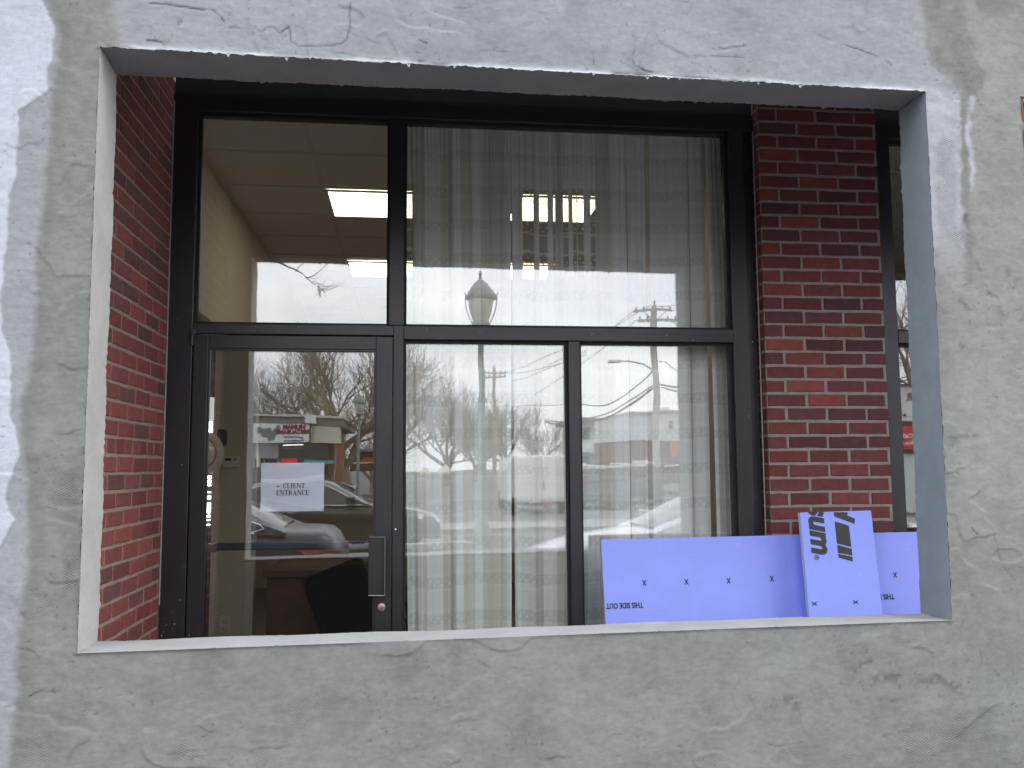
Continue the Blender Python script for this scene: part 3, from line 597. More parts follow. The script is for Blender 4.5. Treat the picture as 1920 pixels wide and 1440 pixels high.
def pxz(u, v): return ((u-548.5)*sm_, (913-v)*sm_)
mb = MB(); H = 9.6*sm_
x_, z_ = pxz(531, 915.5); serif_line("CLIENT", x_, z_, H, mb)
x_, z_ = pxz(518.5, 928.5); serif_line("ENTRANCE", x_, z_, H, mb)
x_, z_ = pxz(518.5, 911.5); mb.box(x_+.004, x_+.018, -.0016, -.0008, z_-.0010, z_+.0010); mb.prism([(x_, -.0016, z_), (x_+.008, -.0016, z_+.0045), (x_+.008, -.0016, z_-.0045)], (0, .0008, 0))
mb.build('printed_words', M_black, pn)

# ------------------------------------------------------------------ curtains
M_cur = bpy.data.materials.new("white sheer curtain"); M_cur.use_nodes = True
t = M_cur.node_tree; t.nodes.clear(); Lk = t.links.new
o_ = t.nodes.new('ShaderNodeOutputMaterial'); df = t.nodes.new('ShaderNodeBsdfDiffuse'); tl = t.nodes.new('ShaderNodeBsdfTranslucent'); tp = t.nodes.new('ShaderNodeBsdfTransparent'); tp.inputs[0].default_value = (.93, .86, .68, 1)
ac = t.nodes.new('ShaderNodeAttribute'); ac.attribute_name = 'tint'; aa = t.nodes.new('ShaderNodeAttribute'); aa.attribute_name = 'sheer'
tcn = t.nodes.new('ShaderNodeTexCoord'); wv = t.nodes.new('ShaderNodeTexNoise'); wv.inputs['Scale'].default_value = 420; Lk(tcn.outputs['Object'], wv.inputs['Vector'])
m1 = t.nodes.new('ShaderNodeMixShader'); m1.inputs[0].default_value = .1; m2 = t.nodes.new('ShaderNodeMixShader')
Lk(ac.outputs['Color'], df.inputs[0]); Lk(ac.outputs['Color'], tl.inputs[0]); Lk(df.outputs[0], m1.inputs[1]); Lk(tl.outputs[0], m1.inputs[2])
Lk(aa.outputs['Fac'], m2.inputs[0]); Lk(m1.outputs[0], m2.inputs[1]); Lk(tp.outputs[0], m2.inputs[2]); Lk(m2.outputs[0], o_.inputs[0])
def cx_(u, v=700, Y=1.60): return at(u, v, Y)[0]
def curtain(name, xl_top, xl_bot, xr_top, xr_bot, z0, z1, seed, label, y=1.60, opens=()):
    R = np.random.RandomState(seed); ns = int((xr_top-xl_top)/.0042)+2; nz = int((z1-z0)/.0095); s = np.linspace(0, 1, ns); zz = np.linspace(z0, z1, nz)
    Sg, Zg = np.meshgrid(s, zz, indexing='ij'); Wd = (xr_top-xl_top); t_ = (z1-Zg)/(z1-z0)
    xl = xl_top+(xl_bot-xl_top)*t_; xr = xr_top+(xr_bot-xr_top)*t_
    # irregular flat pleats: random knots along the width
    nk = max(3, int(Wd/.085)); kn = np.sort(np.concatenate([[0, 1], R.rand(nk-1)])); kd = (np.arange(len(kn)) % 2)*1.0*R.uniform(.35, 1, len(kn))
    f1 = np.interp(s, kn, kd); ker = np.ones(3)/3; f1 = np.convolve(np.pad(f1, 1, mode='edge'), ker, 'valid')
    u_ = s*Wd; f2 = (fbm(u_, u_*0+3., 55, seed, 2)-.5)
    ft = .5+.5*np.sin(u_*2*math.pi/.021+3*np.sin(u_*40))            # tight gathers under the rod
    gt = np.exp(-t_*9)[:, :]; depth = .060*(.35+.65*np.clip(t_*2, 0, 1))
    Yg = y+(f1[:, None]-.5)*depth+f2[:, None]*.014+ft[:, None]*.014*gt+.003*(fbm(Sg*Wd+5, Zg, 3, seed+9, 2)-.5)
    sway = .012*(fbm(Sg*Wd*0+seed, Zg, 1.1, seed+4, 2)-.5)*t_
    Xg = xl+(xr-xl)*Sg+sway
    # woven bands every 175 mm with a row of small tufts
    arc = np.concatenate([[0], np.cumsum(np.hypot(np.diff(Xg[:, 0]), np.diff(Yg[:, 0])))])[:, None]+0*Zg
    pof = R.uniform(-.010, .010, len(kn)+2)[np.searchsorted(kn, s, side='right')][:, None]; zz_ = Zg+.006*np.sin(arc*9)+pof; ph = (zz_-.05) % .175
    band = ((ph > .0) & (ph < .052)); line = (np.abs(ph-.060) < .0045) | (np.abs(ph-.170) < .0045) | (np.abs(ph-.075) < .003) | (np.abs(ph-.155) < .003)
    row = np.where((ph > .028), 1, 0); dx = (arc+row*.021) % .042; dots = band & (np.abs(dx-.02) < .0048) & ((np.abs(ph-.017) < .005) | (np.abs(ph-.036) < .005))
    pl_i = np.searchsorted(kn, s, side='right'); pv = R.uniform(.86, 1.0, len(kn)+2)[pl_i][:, None]  # per-pleat tone stands for fold shading and for doubled layers
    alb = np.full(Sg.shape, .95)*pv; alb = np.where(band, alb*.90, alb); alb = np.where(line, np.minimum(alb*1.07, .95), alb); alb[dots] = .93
    # two layers hang here; where only one does it is see-through
    op = np.full(s.shape, .0)
    lz_ = np.array([(.5*(Xg[i, 0]+Xg[i, -1])) for i in range(ns)]); thin = R.rand(len(kn)+2) < .22; pi_ = np.searchsorted(kn, s, side='right'); lc = (s-kn[np.clip(pi_-1, 0, len(kn)-1)])*Wd; plain = thin[pi_] & (lc > .006) & (lc < .030) & ~((lz_ > cx_(935, 390)) & (lz_ < cx_(1135, 390))); op[plain] = .5
    for a, b, v in opens: k = (Xg[:, nz//2] > a) & (Xg[:, nz//2] < b); op[k] = v
    sheer = op[:, None]+0*Zg; sheer = np.where(line, sheer*.45, sheer); sheer = np.where(dots, 0., sheer); sheer = np.where(band, np.minimum(sheer*1.25, .9), sheer); sheer = np.where(dots, 0., sheer); gate = .12+.88*sstep(2.42, 2.5, Zg)*(1-sstep(2.86, 2.92, Zg)); sheer = sheer*np.where(op[:, None] > .52, gate, 1); sheer = np.where(plain[:, None] & (op[:, None] == .5), .5, sheer)
    tint = alb[..., None]*np.array([.985, 1., .975]); fold_shade = sstep(.54, .64, fbm(u_, u_*0+1.3, 24, seed+31, 2)); tint = tint*(1-(.26 if seed < 13 else .20)*fold_shade[:, None, None]*np.array([.66, .80, 1.]))  # fold shading painted into the fabric as narrow brownish stripes
    tint = tint*(1-.0*t_[..., None])
    me = bpy.data.meshes.new(name); cx = (xl_top+xr_top)/2
    co = np.stack([Xg-cx, Yg-y, Zg-z0], -1).reshape(-1, 3); idx = np.arange(ns*nz).reshape(ns, nz)
    Fq = np.stack([idx[:-1, :-1], idx[1:, :-1], idx[1:, 1:], idx[:-1, 1:]], -1).reshape(-1, 4); nf = len(Fq)
    me.vertices.add(len(co)); me.vertices.foreach_set('co', co.ravel()); me.loops.add(nf*4); me.loops.foreach_set('vertex_index', Fq.ravel()); me.polygons.add(nf)
    me.polygons.foreach_set('loop_start', np.arange(0, nf*4, 4)); me.polygons.foreach_set('loop_total', np.full(nf, 4)); me.polygons.foreach_set('use_smooth', np.ones(nf, bool)); me.update(calc_edges=True)
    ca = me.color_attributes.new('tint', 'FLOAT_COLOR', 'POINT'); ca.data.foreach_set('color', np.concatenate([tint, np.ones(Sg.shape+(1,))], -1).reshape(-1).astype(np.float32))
    ma = me.attributes.new('sheer', 'FLOAT', 'POINT'); ma.data.foreach_set('value', sheer.ravel().astype(np.float32)); me.materials.append(M_cur)
    o = link(name, me, None, (cx, y, z0)); return tag(o, label, "curtain", "sheer curtains hung behind the shop window")
op1 = [(cx_(765, 380), cx_(779, 380), .62), (cx_(957, 380), cx_(961, 380), .5)]
op2 = [(cx_(981, 390), cx_(1000, 390), .62), (cx_(1012, 390), cx_(1027, 390), .62), (cx_(1038, 390), cx_(1041, 390), .6), (cx_(1055, 390), cx_(1064, 390), .6), (cx_(1072, 390), cx_(1079, 390), .6), (cx_(1081, 390), cx_(1093, 390), .62), (cx_(1106, 390), cx_(1115, 390), .6)]
zc0, zc1 = .10, 3.235
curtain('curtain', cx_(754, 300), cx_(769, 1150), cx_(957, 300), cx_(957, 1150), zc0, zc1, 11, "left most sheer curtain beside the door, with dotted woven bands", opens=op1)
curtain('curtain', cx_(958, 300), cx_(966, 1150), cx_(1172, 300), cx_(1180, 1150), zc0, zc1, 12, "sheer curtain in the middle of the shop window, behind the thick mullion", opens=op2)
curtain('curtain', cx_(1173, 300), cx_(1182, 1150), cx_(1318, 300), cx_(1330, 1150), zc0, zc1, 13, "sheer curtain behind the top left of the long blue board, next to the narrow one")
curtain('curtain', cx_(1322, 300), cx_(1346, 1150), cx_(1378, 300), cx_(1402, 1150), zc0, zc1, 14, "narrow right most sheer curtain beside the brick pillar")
rod = MB(); rod.tube([(.93, 1.60, 3.222), (2.64, 1.60, 3.222)], .012, 10); tag(rod.build('curtain_rod', M_white), "white rod carrying the sheer curtains at the window head", "curtain rod")

# ------------------------------------------------------------------ office inside
XL, HC = -.213, 3.27
tag(MB().box(-1.6, 6, 1.60, 9, -.1, .012).build('office_floor', M_carpet), None, None, None, 'structure')
cl = MB(); cl.box(-1.6, 6, 1.905, 9, HC, HC+.1); co_ = tag(cl.build('ceiling', M_ceil), None, None, None, 'structure')
cl = MB(); cl.box(-1.6, 6, 1.51, 1.905, HC, HC+.1); tag(cl.build('ceiling', M_ceil), None, None, None, 'structure')
gr = MB()
for k in range(-1, 10): x = .405-.61+k*.61; gr.box(x-.012, x+.012, 1.52, 9, HC-.006, HC-.001)
for k in range(-2, 11):
    y = 2.835+k*.61
    if y > 1.52: gr.box(-1.6, 6, y-.012, y+.012, HC-.0075, HC-.0025)
tag(gr.build('ceiling_grid', M_tbar), "metal grid of the suspended ceiling", "ceiling grid")
def ceil_light(x, y, lab):
    e2 = empty('ceiling_light', (x, y, HC-.01), lab, "light", "square fluorescent ceiling lights")
    fr_ = MB(); h2 = .298
    for a in ((-h2, h2, -h2, -h2+.02), (-h2, h2, h2-.02, h2), (-h2, -h2+.02, -h2+.0202, h2-.0202), (h2-.02, h2, -h2+.0202, h2-.0202)): fr_.box(a[0], a[1], a[2], a[3], -.010, .0)
    fr_.build('frame', M_tbar, e2); MB().box(-h2+.02, h2-.02, -h2+.02, h2-.02, -.007, -.003).build('diffuser', M_light, e2)
ceil_light(.71, 3.15, "glowing square ceiling light seen above the door, nearer one"); ceil_light(1.93, 3.15, "glowing square ceiling light seen in strips through the middle curtain")
ceil_light(.71, 5.12, "glowing square ceiling light above the door, farther one partly behind the bright reflection"); ceil_light(1.93, 5.12, "ceiling light glowing faintly behind the curtain, farther one")
ceil_light(4.4, 4.3, "ceiling light inside behind the second window")
tag(MB().box(XL-.1, XL, 1.51, 9, 2.37, HC).build('wall_left', M_wallin), None, None, None, 'structure')
tag(MB().box(-1.6, 6, 8.9, 9.0, 0, HC).build('wall_back', M_wallin), None, None, None, 'structure')
tag(MB().box(5.9, 6.0, 1.6, 8.9, 0, HC).build('wall_right', M_wallin), None, None, None, 'structure')
tag(MB().box(-1.7, -1.6, 1.51, 9, 0, HC).build('wall_side', M_wallin), None, None, None, 'structure')
tag(MB().box(2.75, 2.85, 1.9, 8.9, 0, HC).build('wall_middle', M_wallin), None, None, None, 'structure')
tag(MB().box(-1.6, XL-.102, 1.51, 3.5, 2.40, 2.5).build('closet_ceiling', M_ceil), None, None, None, 'structure')
tag(MB().box(-1.6, -.145, 1.41, 1.505, 0, 3.3).build('wall_front', M_wallin), None, None, None, 'structure')
pa = at(400, 900, 3.0)[0]; pb = at(478, 900, 3.0)[0]; pc = at(430, 900, 3.0)[0]
pw_ = empty('partition_wall', ((pa+pb)/2, 3.05, 0), "beige partition wall with trim seen through the left side of the door glass", "wall")
lx_ = pw_.location[0]
MB().box(pa-lx_, pb-lx_-.001, -.05, .05, 0, 2.36).build('panel', M_wallin, pw_)
MB().box(pb-.05-lx_, pb+.004-lx_, -.062, -.0502, 0, 2.36, .003).build('trim', M_trim, pw_)
MB().box(pa-lx_-.004, pa+.035-lx_, -.060, -.0502, 0, 2.36, .003).build('trim', M_trim, pw_)
q = at(434, 866, 2.985); th_ = empty('thermostat', (q[0], 2.985, q[2]), "small ivory thermostat with a dark display on the partition", "thermostat")
MB().box(-.053, .053, -.022, .013, -.036, .036, .006).build('housing', M_plast, th_); MB().box(-.035, .003, -.0235, -.0222, .006, .022).build('display', M_dark, th_); MB().lathe([(.006, 0), (.006, -.002), (.0001, -.002)], (.028, -.0222, .014), 10, 'y').build('button', M_dark, th_)
q = at(422, 1172, 2.985); ol = empty('power_outlet', (q[0], 2.985, q[2]), "wall socket plate low on the partition", "power outlet")
MB().box(-.036, .036, -.005, .013, -.058, .058, .003).build('plate', M_plast, ol)
for dz in (-.022, .022):
    mb = MB(); mb.box(-.010, -.007, -.007, -.0052, dz-.006, dz+.006); mb.box(.007, .010, -.007, -.0052, dz-.006, dz+.006); mb.lathe([(.003, 0), (.003, -.0015)], (0, -.0054, dz-.012), 8, 'y'); mb.build('socket', M_dark, ol)
# pale hat on a hook
q = at(378, 850, 2.62); ht = empty('hat', (q[0], 2.62, q[2]), "pale brimmed hat hanging on a hook behind the left edge of the door", "hat", None)
mb = MB(); mb.lathe([(.128, .0), (.130, -.006), (.124, -.012), (.10, -.020), (.088, -.022), (.084, -.06), (.070, -.105), (.03, -.115), (.0001, -.112)], (0, 0, 0), 40, 'y'); hb_ = mb.build('brim_and_crown', M_straw, ht)
mb = MB(); mb.lathe([(.0895, -.022), (.0905, -.024), (.088, -.045), (.0855, -.045)], (0, 0, 0), 40, 'y'); mb.build('hat_band', M_wood, ht)
q2 = at(416, 820, 2.75); hk = tag(MB().box(-.028, .022, -.03, .06, -.05, .05, .018).build('coat_hook', M_dark, None, (q2[0], 2.75, q2[2])), "dark rounded holder on the wall just behind the hat", "hook")
# glass block side light, daylight painted in as the blocks' own glow
ga, gb = at(384, 900, 3.04)[0], at(398, 900, 3.04)[0]
sg = empty('glass_sidelight', ((ga+gb)/2, 3.04, 0), "narrow sparkling lit side light at the left edge of the door glass", "side light")
M_spark = material("glass block with daylight glow", (.6, .6, .6), .2, emit=(1, .97, .9), es=5.); M_dim = material("dim glass block", (.2, .2, .19), .3, emit=(.9, .95, .85), es=.35)
for (v0, v1, b) in [(745, 788, 0), (790, 800, 1), (802, 811, 1), (813, 888, 0), (892, 898, 1), (900, 906, 1), (909, 911, 1), (922, 924, 1), (930, 936, 1), (943, 949, 1), (950, 962, 1), (966, 970, 1), (974, 976, 1), (983, 985, 1)]:
    z_a, z_b = at(390, v1, 3.04)[2], at(390, v0, 3.04)[2]; x0_ = ga if b == 0 else ga+.002
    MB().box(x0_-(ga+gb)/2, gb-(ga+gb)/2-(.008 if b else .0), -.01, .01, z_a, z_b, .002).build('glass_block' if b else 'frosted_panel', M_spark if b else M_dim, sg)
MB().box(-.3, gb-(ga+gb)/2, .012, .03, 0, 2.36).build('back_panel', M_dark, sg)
# reception desk and chair
x0_, x1_ = at(492, 1100, 2.65)[0], at(760, 1100, 2.65)[0]
dk = empty('reception_desk', ((x0_+x1_)/2, 3.0, 0), "brown laminate reception desk behind the door glass", "desk"); hw_ = (x1_-x0_)/2
MB().box(-hw_, hw_, -.33, .35, .86, .90, .004).build('desk_top', M_wood, dk); MB().box(-hw_+.03, hw_-.03, -.30, -.28, .02, .858).build('front_panel', M_wood, dk)
for s_ in (-1, 1): MB().box(s_*(hw_-.03)-.015, s_*(hw_-.03)+.015, -.278, .33, .02, .858).build('side_panel', M_wood, dk)
q = at(640, 1130, 2.15)
ch = empty('office_chair', (q[0]+.10, 2.25, 0), "black leather office chair tilted back behind the door glass", "chair", None, 0)
bm_ = bmesh.new(); bmesh.ops.create_cube(bm_, size=1); bmesh.ops.bevel(bm_, geom=bm_.edges[:], offset=.18, segments=5, affect='EDGES', profile=.6)
for v in bm_.verts: v.co = Vector((v.co.x*.50, v.co.y*.11-.05*(v.co.x*2)**2*.3, v.co.z*.66))
me = bpy.data.meshes.new('backrest'); bm_.to_mesh(me); bm_.free(); me.materials.append(M_leather)
for p in me.polygons: p.use_smooth = True
bk_ = link('backrest', me, ch, (-.06, -.12, .82)); bk_.rotation_euler = (math.radians(8), math.radians(-20), math.radians(-32))
def rounded(name, sx, sy, sz, loc, mat, parent, bev=.3, rot=(0, 0, 0)):
    b2 = bmesh.new(); bmesh.ops.create_cube(b2, size=1); bmesh.ops.bevel(b2, geom=b2.edges[:], offset=bev/2, segments=4, affect='EDGES', profile=.6)
    for v in b2.verts: v.co = Vector((v.co.x*sx, v.co.y*sy, v.co.z*sz))
    m_ = bpy.data.meshes.new(name); b2.to_mesh(m_); b2.free(); m_.materials.append(mat)
    for p in m_.polygons: p.use_smooth = True
    o = link(name, m_, parent, loc); o.rotation_euler = rot; return o
bk_.location = (-.015, -.12, .70); bk_.scale = (.86, 1, .92)
rounded('seat', .50, .50, .11, (.12, .1, .48), M_leather, ch)
for s_ in (-1, 1): 
    mb = MB(); mb.tube([(.02, .1+s_*.27, .45), (.0, .1+s_*.28, .68), (.25, .1+s_*.28, .70), (.27, .1+s_*.27, .48)], .018, 8); mb.build('armrest', M_dark, ch)
mb = MB(); mb.lathe([(.03, .12), (.03, .42)], (.12, .1, 0), 12); mb.build('gas_lift', M_dark, ch)
for k in range(5):
    a = k*2*math.pi/5; mb = MB(); mb.tube([(.12, .1, .12), (.12+.28*math.cos(a), .1+.28*math.sin(a), .07)], [.025, .016], 8); mb.lathe([(.02, -.025), (.02, .025)], (.12+.28*math.cos(a), .1+.28*math.sin(a), .04), 10, 'x'); mb.build('leg', M_dark, ch)

# ------------------------------------------------------------------ foam boards
def board(name, tl_, tr_, bl_, th, length_down, extend, label, parts):
    tl_, tr_, bl_ = map(lambda p: np.array(p, float), (tl_, tr_, bl_))
    e1 = tr_-tl_; w0 = np.linalg.norm(e1); e1 = e1/w0; e2 = bl_-tl_; e2 = e2-e1*(e2@e1)*(0 if parts.get('skew') else 1); e2 = e2/np.linalg.norm(e2); nn = np.cross(e1, e2)
    if nn[1] < 0: nn = -nn                     # pointing to the shop
    W = w0+extend; o = empty(name, tuple(tl_+e2*length_down), label, "foam board"); base = tl_+e2*length_down
    R = np.random.RandomState(3)
    mb = MB(); P = [tl_, tl_+e1*W, tl_+e1*W+e2*length_down, tl_+e2*length_down]
    mb.add([p-base for p in P]+[p+nn*th-base for p in P], [(0, 1, 2, 3), (4, 7, 6, 5)]); mb.build('face', M_foam, o)
    mb = MB(); mb.add([p-base for p in P]+[p+nn*th-base for p in P], [(0, 4, 5, 1), (1, 5, 6, 2), (2, 6, 7, 3), (3, 7, 4, 0)]); mb.build('cut_edge', M_foamedge, o)
    def hit(u, v, off=.0012):
        d = _ray(u, v); tt = ((tl_-CAM)@nn)/(d@nn); return CAM+d*tt-nn*off
    return o, e1, e2, nn, base, hit
lb, e1, e2, nn, base, hit = board('foam_board', at(1127, 1012, 1.30), at(1722, 997, 1.30), at(1134, 1168, 1.245), .025, 1.19, .85,
    "long lavender blue foam board lying on its side, marked THIS SIDE OUT", {})
def scuffs(parent, hitf, base, nn, spots, seed):
    R = random.Random(seed)
    for (u, v, ln, an) in spots:
        mb = MB()
        a = hitf(u-ln*math.cos(an), v-ln*math.sin(an), .0009)-base; b = hitf(u+ln*math.cos(an), v+ln*math.sin(an), .0009)-base; d = (b-a)/np.linalg.norm(b-a); p = np.cross(d, nn)*R.uniform(.0006, .0014)
        mb.prism([a, (a+b)/2-p, b, (a+b)/2+p], nn*.0004); mb.build('scuff', M_foamedge, parent)
def X_mark(parent, h, s, base, e1, e2, nn):
    mb = MB(); c = h-base; w_ = s*.16
    for sg_ in (1, -1):
        d = (e1*.62*sg_+e2); d = d/np.linalg.norm(d); p = np.cross(d, nn); mb.prism([c-d*s/2-p*w_/2, c+d*s/2-p*w_/2, c+d*s/2+p*w_/2, c-d*s/2+p*w_/2], nn*.0007)
    mb.build('printed_cross', M_black, parent)
scuffs(lb, hit, base, nn, [(1145, 1022, 7, 0.02), (1158, 1087, 3, 1.5), (1300, 1040, 5, .3), (1420, 1122, 4, 1.2), (1240, 1150, 6, .1), (1480, 1060, 5, 1.4), (1700, 1030, 6, .2), (1384, 1020, 8, -.03), (1660, 1075, 5, 1.5)], 1)
for (u, v) in [(1208, 1093), (1287, 1091), (1366, 1089), (1447, 1085), (1678, 1078)]: X_mark(lb, hit(u, v), .029, base, e1, e2, nn)
h = hit(1171, 1135)-base; text('printed_words', "THIS SIDE OUT", M_black, lb, h, -e1, e2, .0335, bold=.0009, sx=.76)
h = hit(1676, 1118)-base; text('printed_words', "THIS SIDE OUT", M_black, lb, h, -e1, e2, .0335, bold=.0009, sx=.78, align='LEFT')
vb, f1_, f2_, fn, fbase, fhit = board('foam_board', at(1500, 961, 1.18), at(1633, 957, 1.18), at(1518, 1156, 1.10), .025, 1.27, 0,
    "narrow upright blue foam offcut printed sum, leaning on the long board", {'skew': 1})
scuffs(vb, fhit, fbase, fn, [(1612, 1078, 4, 1.5), (1512, 968, 4, .1), (1526, 1100, 4, 1.4), (1570, 1052, 7, .2), (1560, 1120, 5, .6), (1622, 1000, 4, 1.3)], 2)
for (u, v) in [(1527, 1132), (1604, 1129)]: X_mark(vb, fhit(u, v), .027, fbase, f2_, f1_, fn)
h = fhit(1538, 1004)-fbase; h = fhit(1536, 990)-fbase; so_ = text('printed_words', "sum", M_ink2, vb, h, f2_, f1_, .140, bold=.0060, shear=.22, sx=.98)
bm_ = bmesh.new(); bm_.from_mesh(so_.data); bmesh.ops.bisect_plane(bm_, geom=bm_.verts[:]+bm_.edges[:]+bm_.faces[:], plane_co=Vector(fhit(1566, 959.5)-fbase), plane_no=Vector(-f2_), clear_outer=True); bm_.to_mesh(so_.data); bm_.free()
h = fhit(1545.5, 962)-fbase
h = fhit(1531, 1045)-fbase
mb = MB()
for i in range(20):
    a0, a1 = i*2*math.pi/20, (i+1)*2*math.pi/20; r0, r1 = .0085, .0115
    mb.prism([h+f2_*r0*math.cos(a0)+f1_*r0*math.sin(a0), h+f2_*r1*math.cos(a0)+f1_*r1*math.sin(a0), h+f2_*r1*math.cos(a1)+f1_*r1*math.sin(a1), h+f2_*r0*math.cos(a1)+f1_*r0*math.sin(a1)], fn*.0007)
mb.build('registered_ring', M_ink2, vb); text('registered_letter', "R", M_ink2, vb, h, f2_, f1_, .014, bold=.0006)
mb = MB()
def Z_(u, v): return fhit(1380+u/4.966, 900+v/4.966)-fbase
for P in [[(918, 385), (1050, 425), (1074, 625), (940, 592)], [(942, 603), (1076, 640), (1082, 705), (948, 678)], [(948, 687), (1083, 715), (1088, 760), (955, 722)], [(908, 300), (1040, 300), (1034, 330), (1108, 362), (1102, 408), (915, 340)]]:
    mb.prism([Z_(*p) for p in P], fn*.0007)
mb.build('block_logo', M_ink2, vb)

# ------------------------------------------------------------------ across the street (seen mirrored in the glass)
def on(u, v, Y): return across(u, v, Y)
def zline(a, x): return float(np.interp(x, [p[0] for p in a], [p[1] for p in a]))
def sedan(nose_x, Yc, zg, pm, label, flip=False, group=None, tailcol=None):
    Lc = 4.75; c = empty('car', (nose_x, Yc, zg), label, "car", group, math.pi if flip else 0)
    topl_ = [(0, .60), (.06, .70), (.5, .83), (1.3, .95), (2.0, .97), (3.3, 1.0), (4.0, 1.03), (4.62, 1.0), (4.70, .92), (4.75, .80)]
    wl = [(0, .62), (.15, .78), (.5, .87), (1.2, .92), (3.6, .92), (4.3, .88), (4.6, .80), (4.75, .68)]
    roof = [(1.28, .95), (1.6, 1.13), (2.05, 1.355), (2.4, 1.43), (2.8, 1.455), (3.2, 1.435), (3.6, 1.34), (3.95, 1.17), (4.22, 1.03)]
    def smooth(a, x): return sum(zline(a, x+d) for d in (-.06, -.03, 0, .03, .06))/5
    xs = np.linspace(0, Lc, 60); V = []; F = []
    for x in xs:
        t_ = smooth(topl_, x) if .1 < x < 4.6 else zline(topl_, x); w_ = smooth(wl, x) if .1 < x < 4.6 else zline(wl, x); b = .24 if .35 < x < 4.4 else .30
        sec = [(0, t_+.025), (.5*w_, t_+.02), (.80*w_, t_), (.92*w_, t_-.035), (.985*w_, t_-.11), (w_, t_-.22), (w_, .58), (.985*w_, .42), (.95*w_, b), (0, b-.02)]
        ring = [(x, -y, z) for y, z in sec]+[(x, y, z) for y, z in sec[-2:0:-1]]; V += ring
    m = len(ring)
    for i in range(len(xs)-1): F += [(i*m+k, i*m+(k+1) % m, (i+1)*m+(k+1) % m, (i+1)*m+k) for k in range(m)]
    F += [tuple(range(m)), tuple(range((len(xs)-1)*m, len(xs)*m))]
    MB().add(V, F, True).build('body', pm, c)
    # cabin
    def sec_c(x):
        r = smooth(roof, x) if 1.4 < x < 4.1 else zline(roof, x); b = zline(topl_, x)-.01; k = max(0, (r-b)/.45); wb = .86; wr = wb-.19*min(k, 1)
        return r, b, wb, wr
    xs2 = np.linspace(1.28, 4.22, 44); V = []; F = []
    for x in xs2:
        r, b, wb, wr = sec_c(x); h = r-b
        sec = [(0, r), (.5*wr, r-.008), (.86*wr, r-.03*min(1, h/.2)), (wr, r-.075*min(1, h/.2)), (wb, b-.02), (0, b-.04)]
        ring = [(x, -y, z) for y, z in sec]+[(x, y, z) for y, z in sec[-2:0:-1]]; V += ring
    m = len(ring)
    for i in range(len(xs2)-1): F += [(i*m+k, i*m+(k+1) % m, (i+1)*m+(k+1) % m, (i+1)*m+k) for k in range(m)]
    F += [tuple(range(m)), tuple(range((len(xs2)-1)*m, len(xs2)*m))]
    MB().add(V, F, True).build('roof', pm, c)
    def sidept(x, t_, s, off):
        r, b, wb, wr = sec_c(x); z0 = b; z1 = r-.075*min(1, (r-b)/.2); return (x, s*(wb+(wr-wb)*t_+off), z0+(z1-z0)*t_)
    def sidewin(x0, x1, s, name):
        n = 14; V = []; F = []
        for i in range(n+1):
            x = x0+(x1-x0)*i/n
            V += [sidept(x, .04, s, .006), sidept(x, .93, s, .006)]
        F = [(2*i, 2*i+2, 2*i+3, 2*i+1) for i in range(n)]
        V2 = [(a, b-s*.004, z) for a, b, z in V]; nn_ = len(V); MB().add(V+V2, F+[tuple(nn_+k for k in f[::-1]) for f in F]).build(name, M_carglass, c)
    for s in (-1, 1):
        sidewin(1.62, 2.72, s, 'side_window'); sidewin(2.80, 3.66, s, 'side_window')
        up = [sidept(x, .97, s, .010) for x in np.linspace(1.60, 3.95, 26)]; lo = [sidept(x, .0, s, .012) for x in np.linspace(1.45, 3.9, 20)]
        MB().tube(lo, .010, 6).build('chrome_strip', M_chrome, c); MB().tube(up+[sidept(4.0, .5, s, .012), sidept(3.86, .02, s, .012)], .009, 6).build('chrome_strip', M_chrome, c)
        mb = MB(); mb.tube([(1.7, s*.93, 1.0), (1.68, s*1.0, 1.04)], .02, 6); mb.box(1.58, 1.74, s*1.0-.08, s*1.0+.08, .98, 1.12, .03); mb.build('mirror', pm, c)
        for xh in (2.62, 3.50): MB().box(xh, xh+.17, s*.925-.02, s*.925+.02, .80, .825, .006).build('door_handle', M_chrome, c)
        for xd in (1.55, 2.76, 3.75): MB().box(xd, xd+.006, s*.915-.012, s*.915+.012, .34, .90).build('door_gap', M_dark, c)
        for xw in (.92, 3.72):
            wh = MB(); wh.lathe([(.02, -.10), (.30, -.11), (.325, -.09), (.325, .09), (.30, .11), (.02, .10)], (xw, s*.80, .325), 24, 'y'); wo = wh.build('tyre', M_rubber, c)
            wh = MB(); wh.lathe([(.02, s*.118), (.19, s*.112), (.21, s*.10), (.21, s*.06), (.02, s*.06)], (xw, s*.80, .325), 20, 'y'); wh.build('rim', M_steel, c)
        mb = MB(); mb.prism([(4.36, s*.89, .84), (4.60, s*.815, .83), (4.74, s*.70, .81), (4.755, s*.67, .73), (4.60, s*.835, .73), (4.42, s*.905, .78)], (.010, s*.014, 0)); mb.build('tail_light', M_tail, c)
        mb = MB(); mb.prism([(4.56, s*.835, .795), (4.755, s*.70, .775), (4.76, s*.70, .755), (4.56, s*.84, .770)], (.02, s*.026, 0)); mb.build('reflector', M_lamp, c)
        mb = MB(); mb.prism([(.03, s*.50, .66), (.42, s*.80, .74), (.40, s*.84, .64), (.02, s*.55, .58)], (-.02, s*.04, .01)); mb.build('headlight', M_lamp, c)
    def screen(x0, x1, name, off):
        V = []; n = 10
        for i in range(n+1):
            x = x0+(x1-x0)*i/n; r, b, wb, wr = sec_c(x); 
            for yy in (-.84, -.5, 0, .5, .84): V.append((x, yy*wr, r-(.03*(abs(yy) > .8))-.004*(abs(yy) > .4)+off))
        F = [(i*5+k, i*5+k+1, (i+1)*5+k+1, (i+1)*5+k) for i in range(n) for k in range(4)]; MB().add(V, F, True).build(name, M_carglass, c)
    screen(1.34, 2.10, 'windshield', .012); screen(3.52, 4.16, 'rear_window', .012)
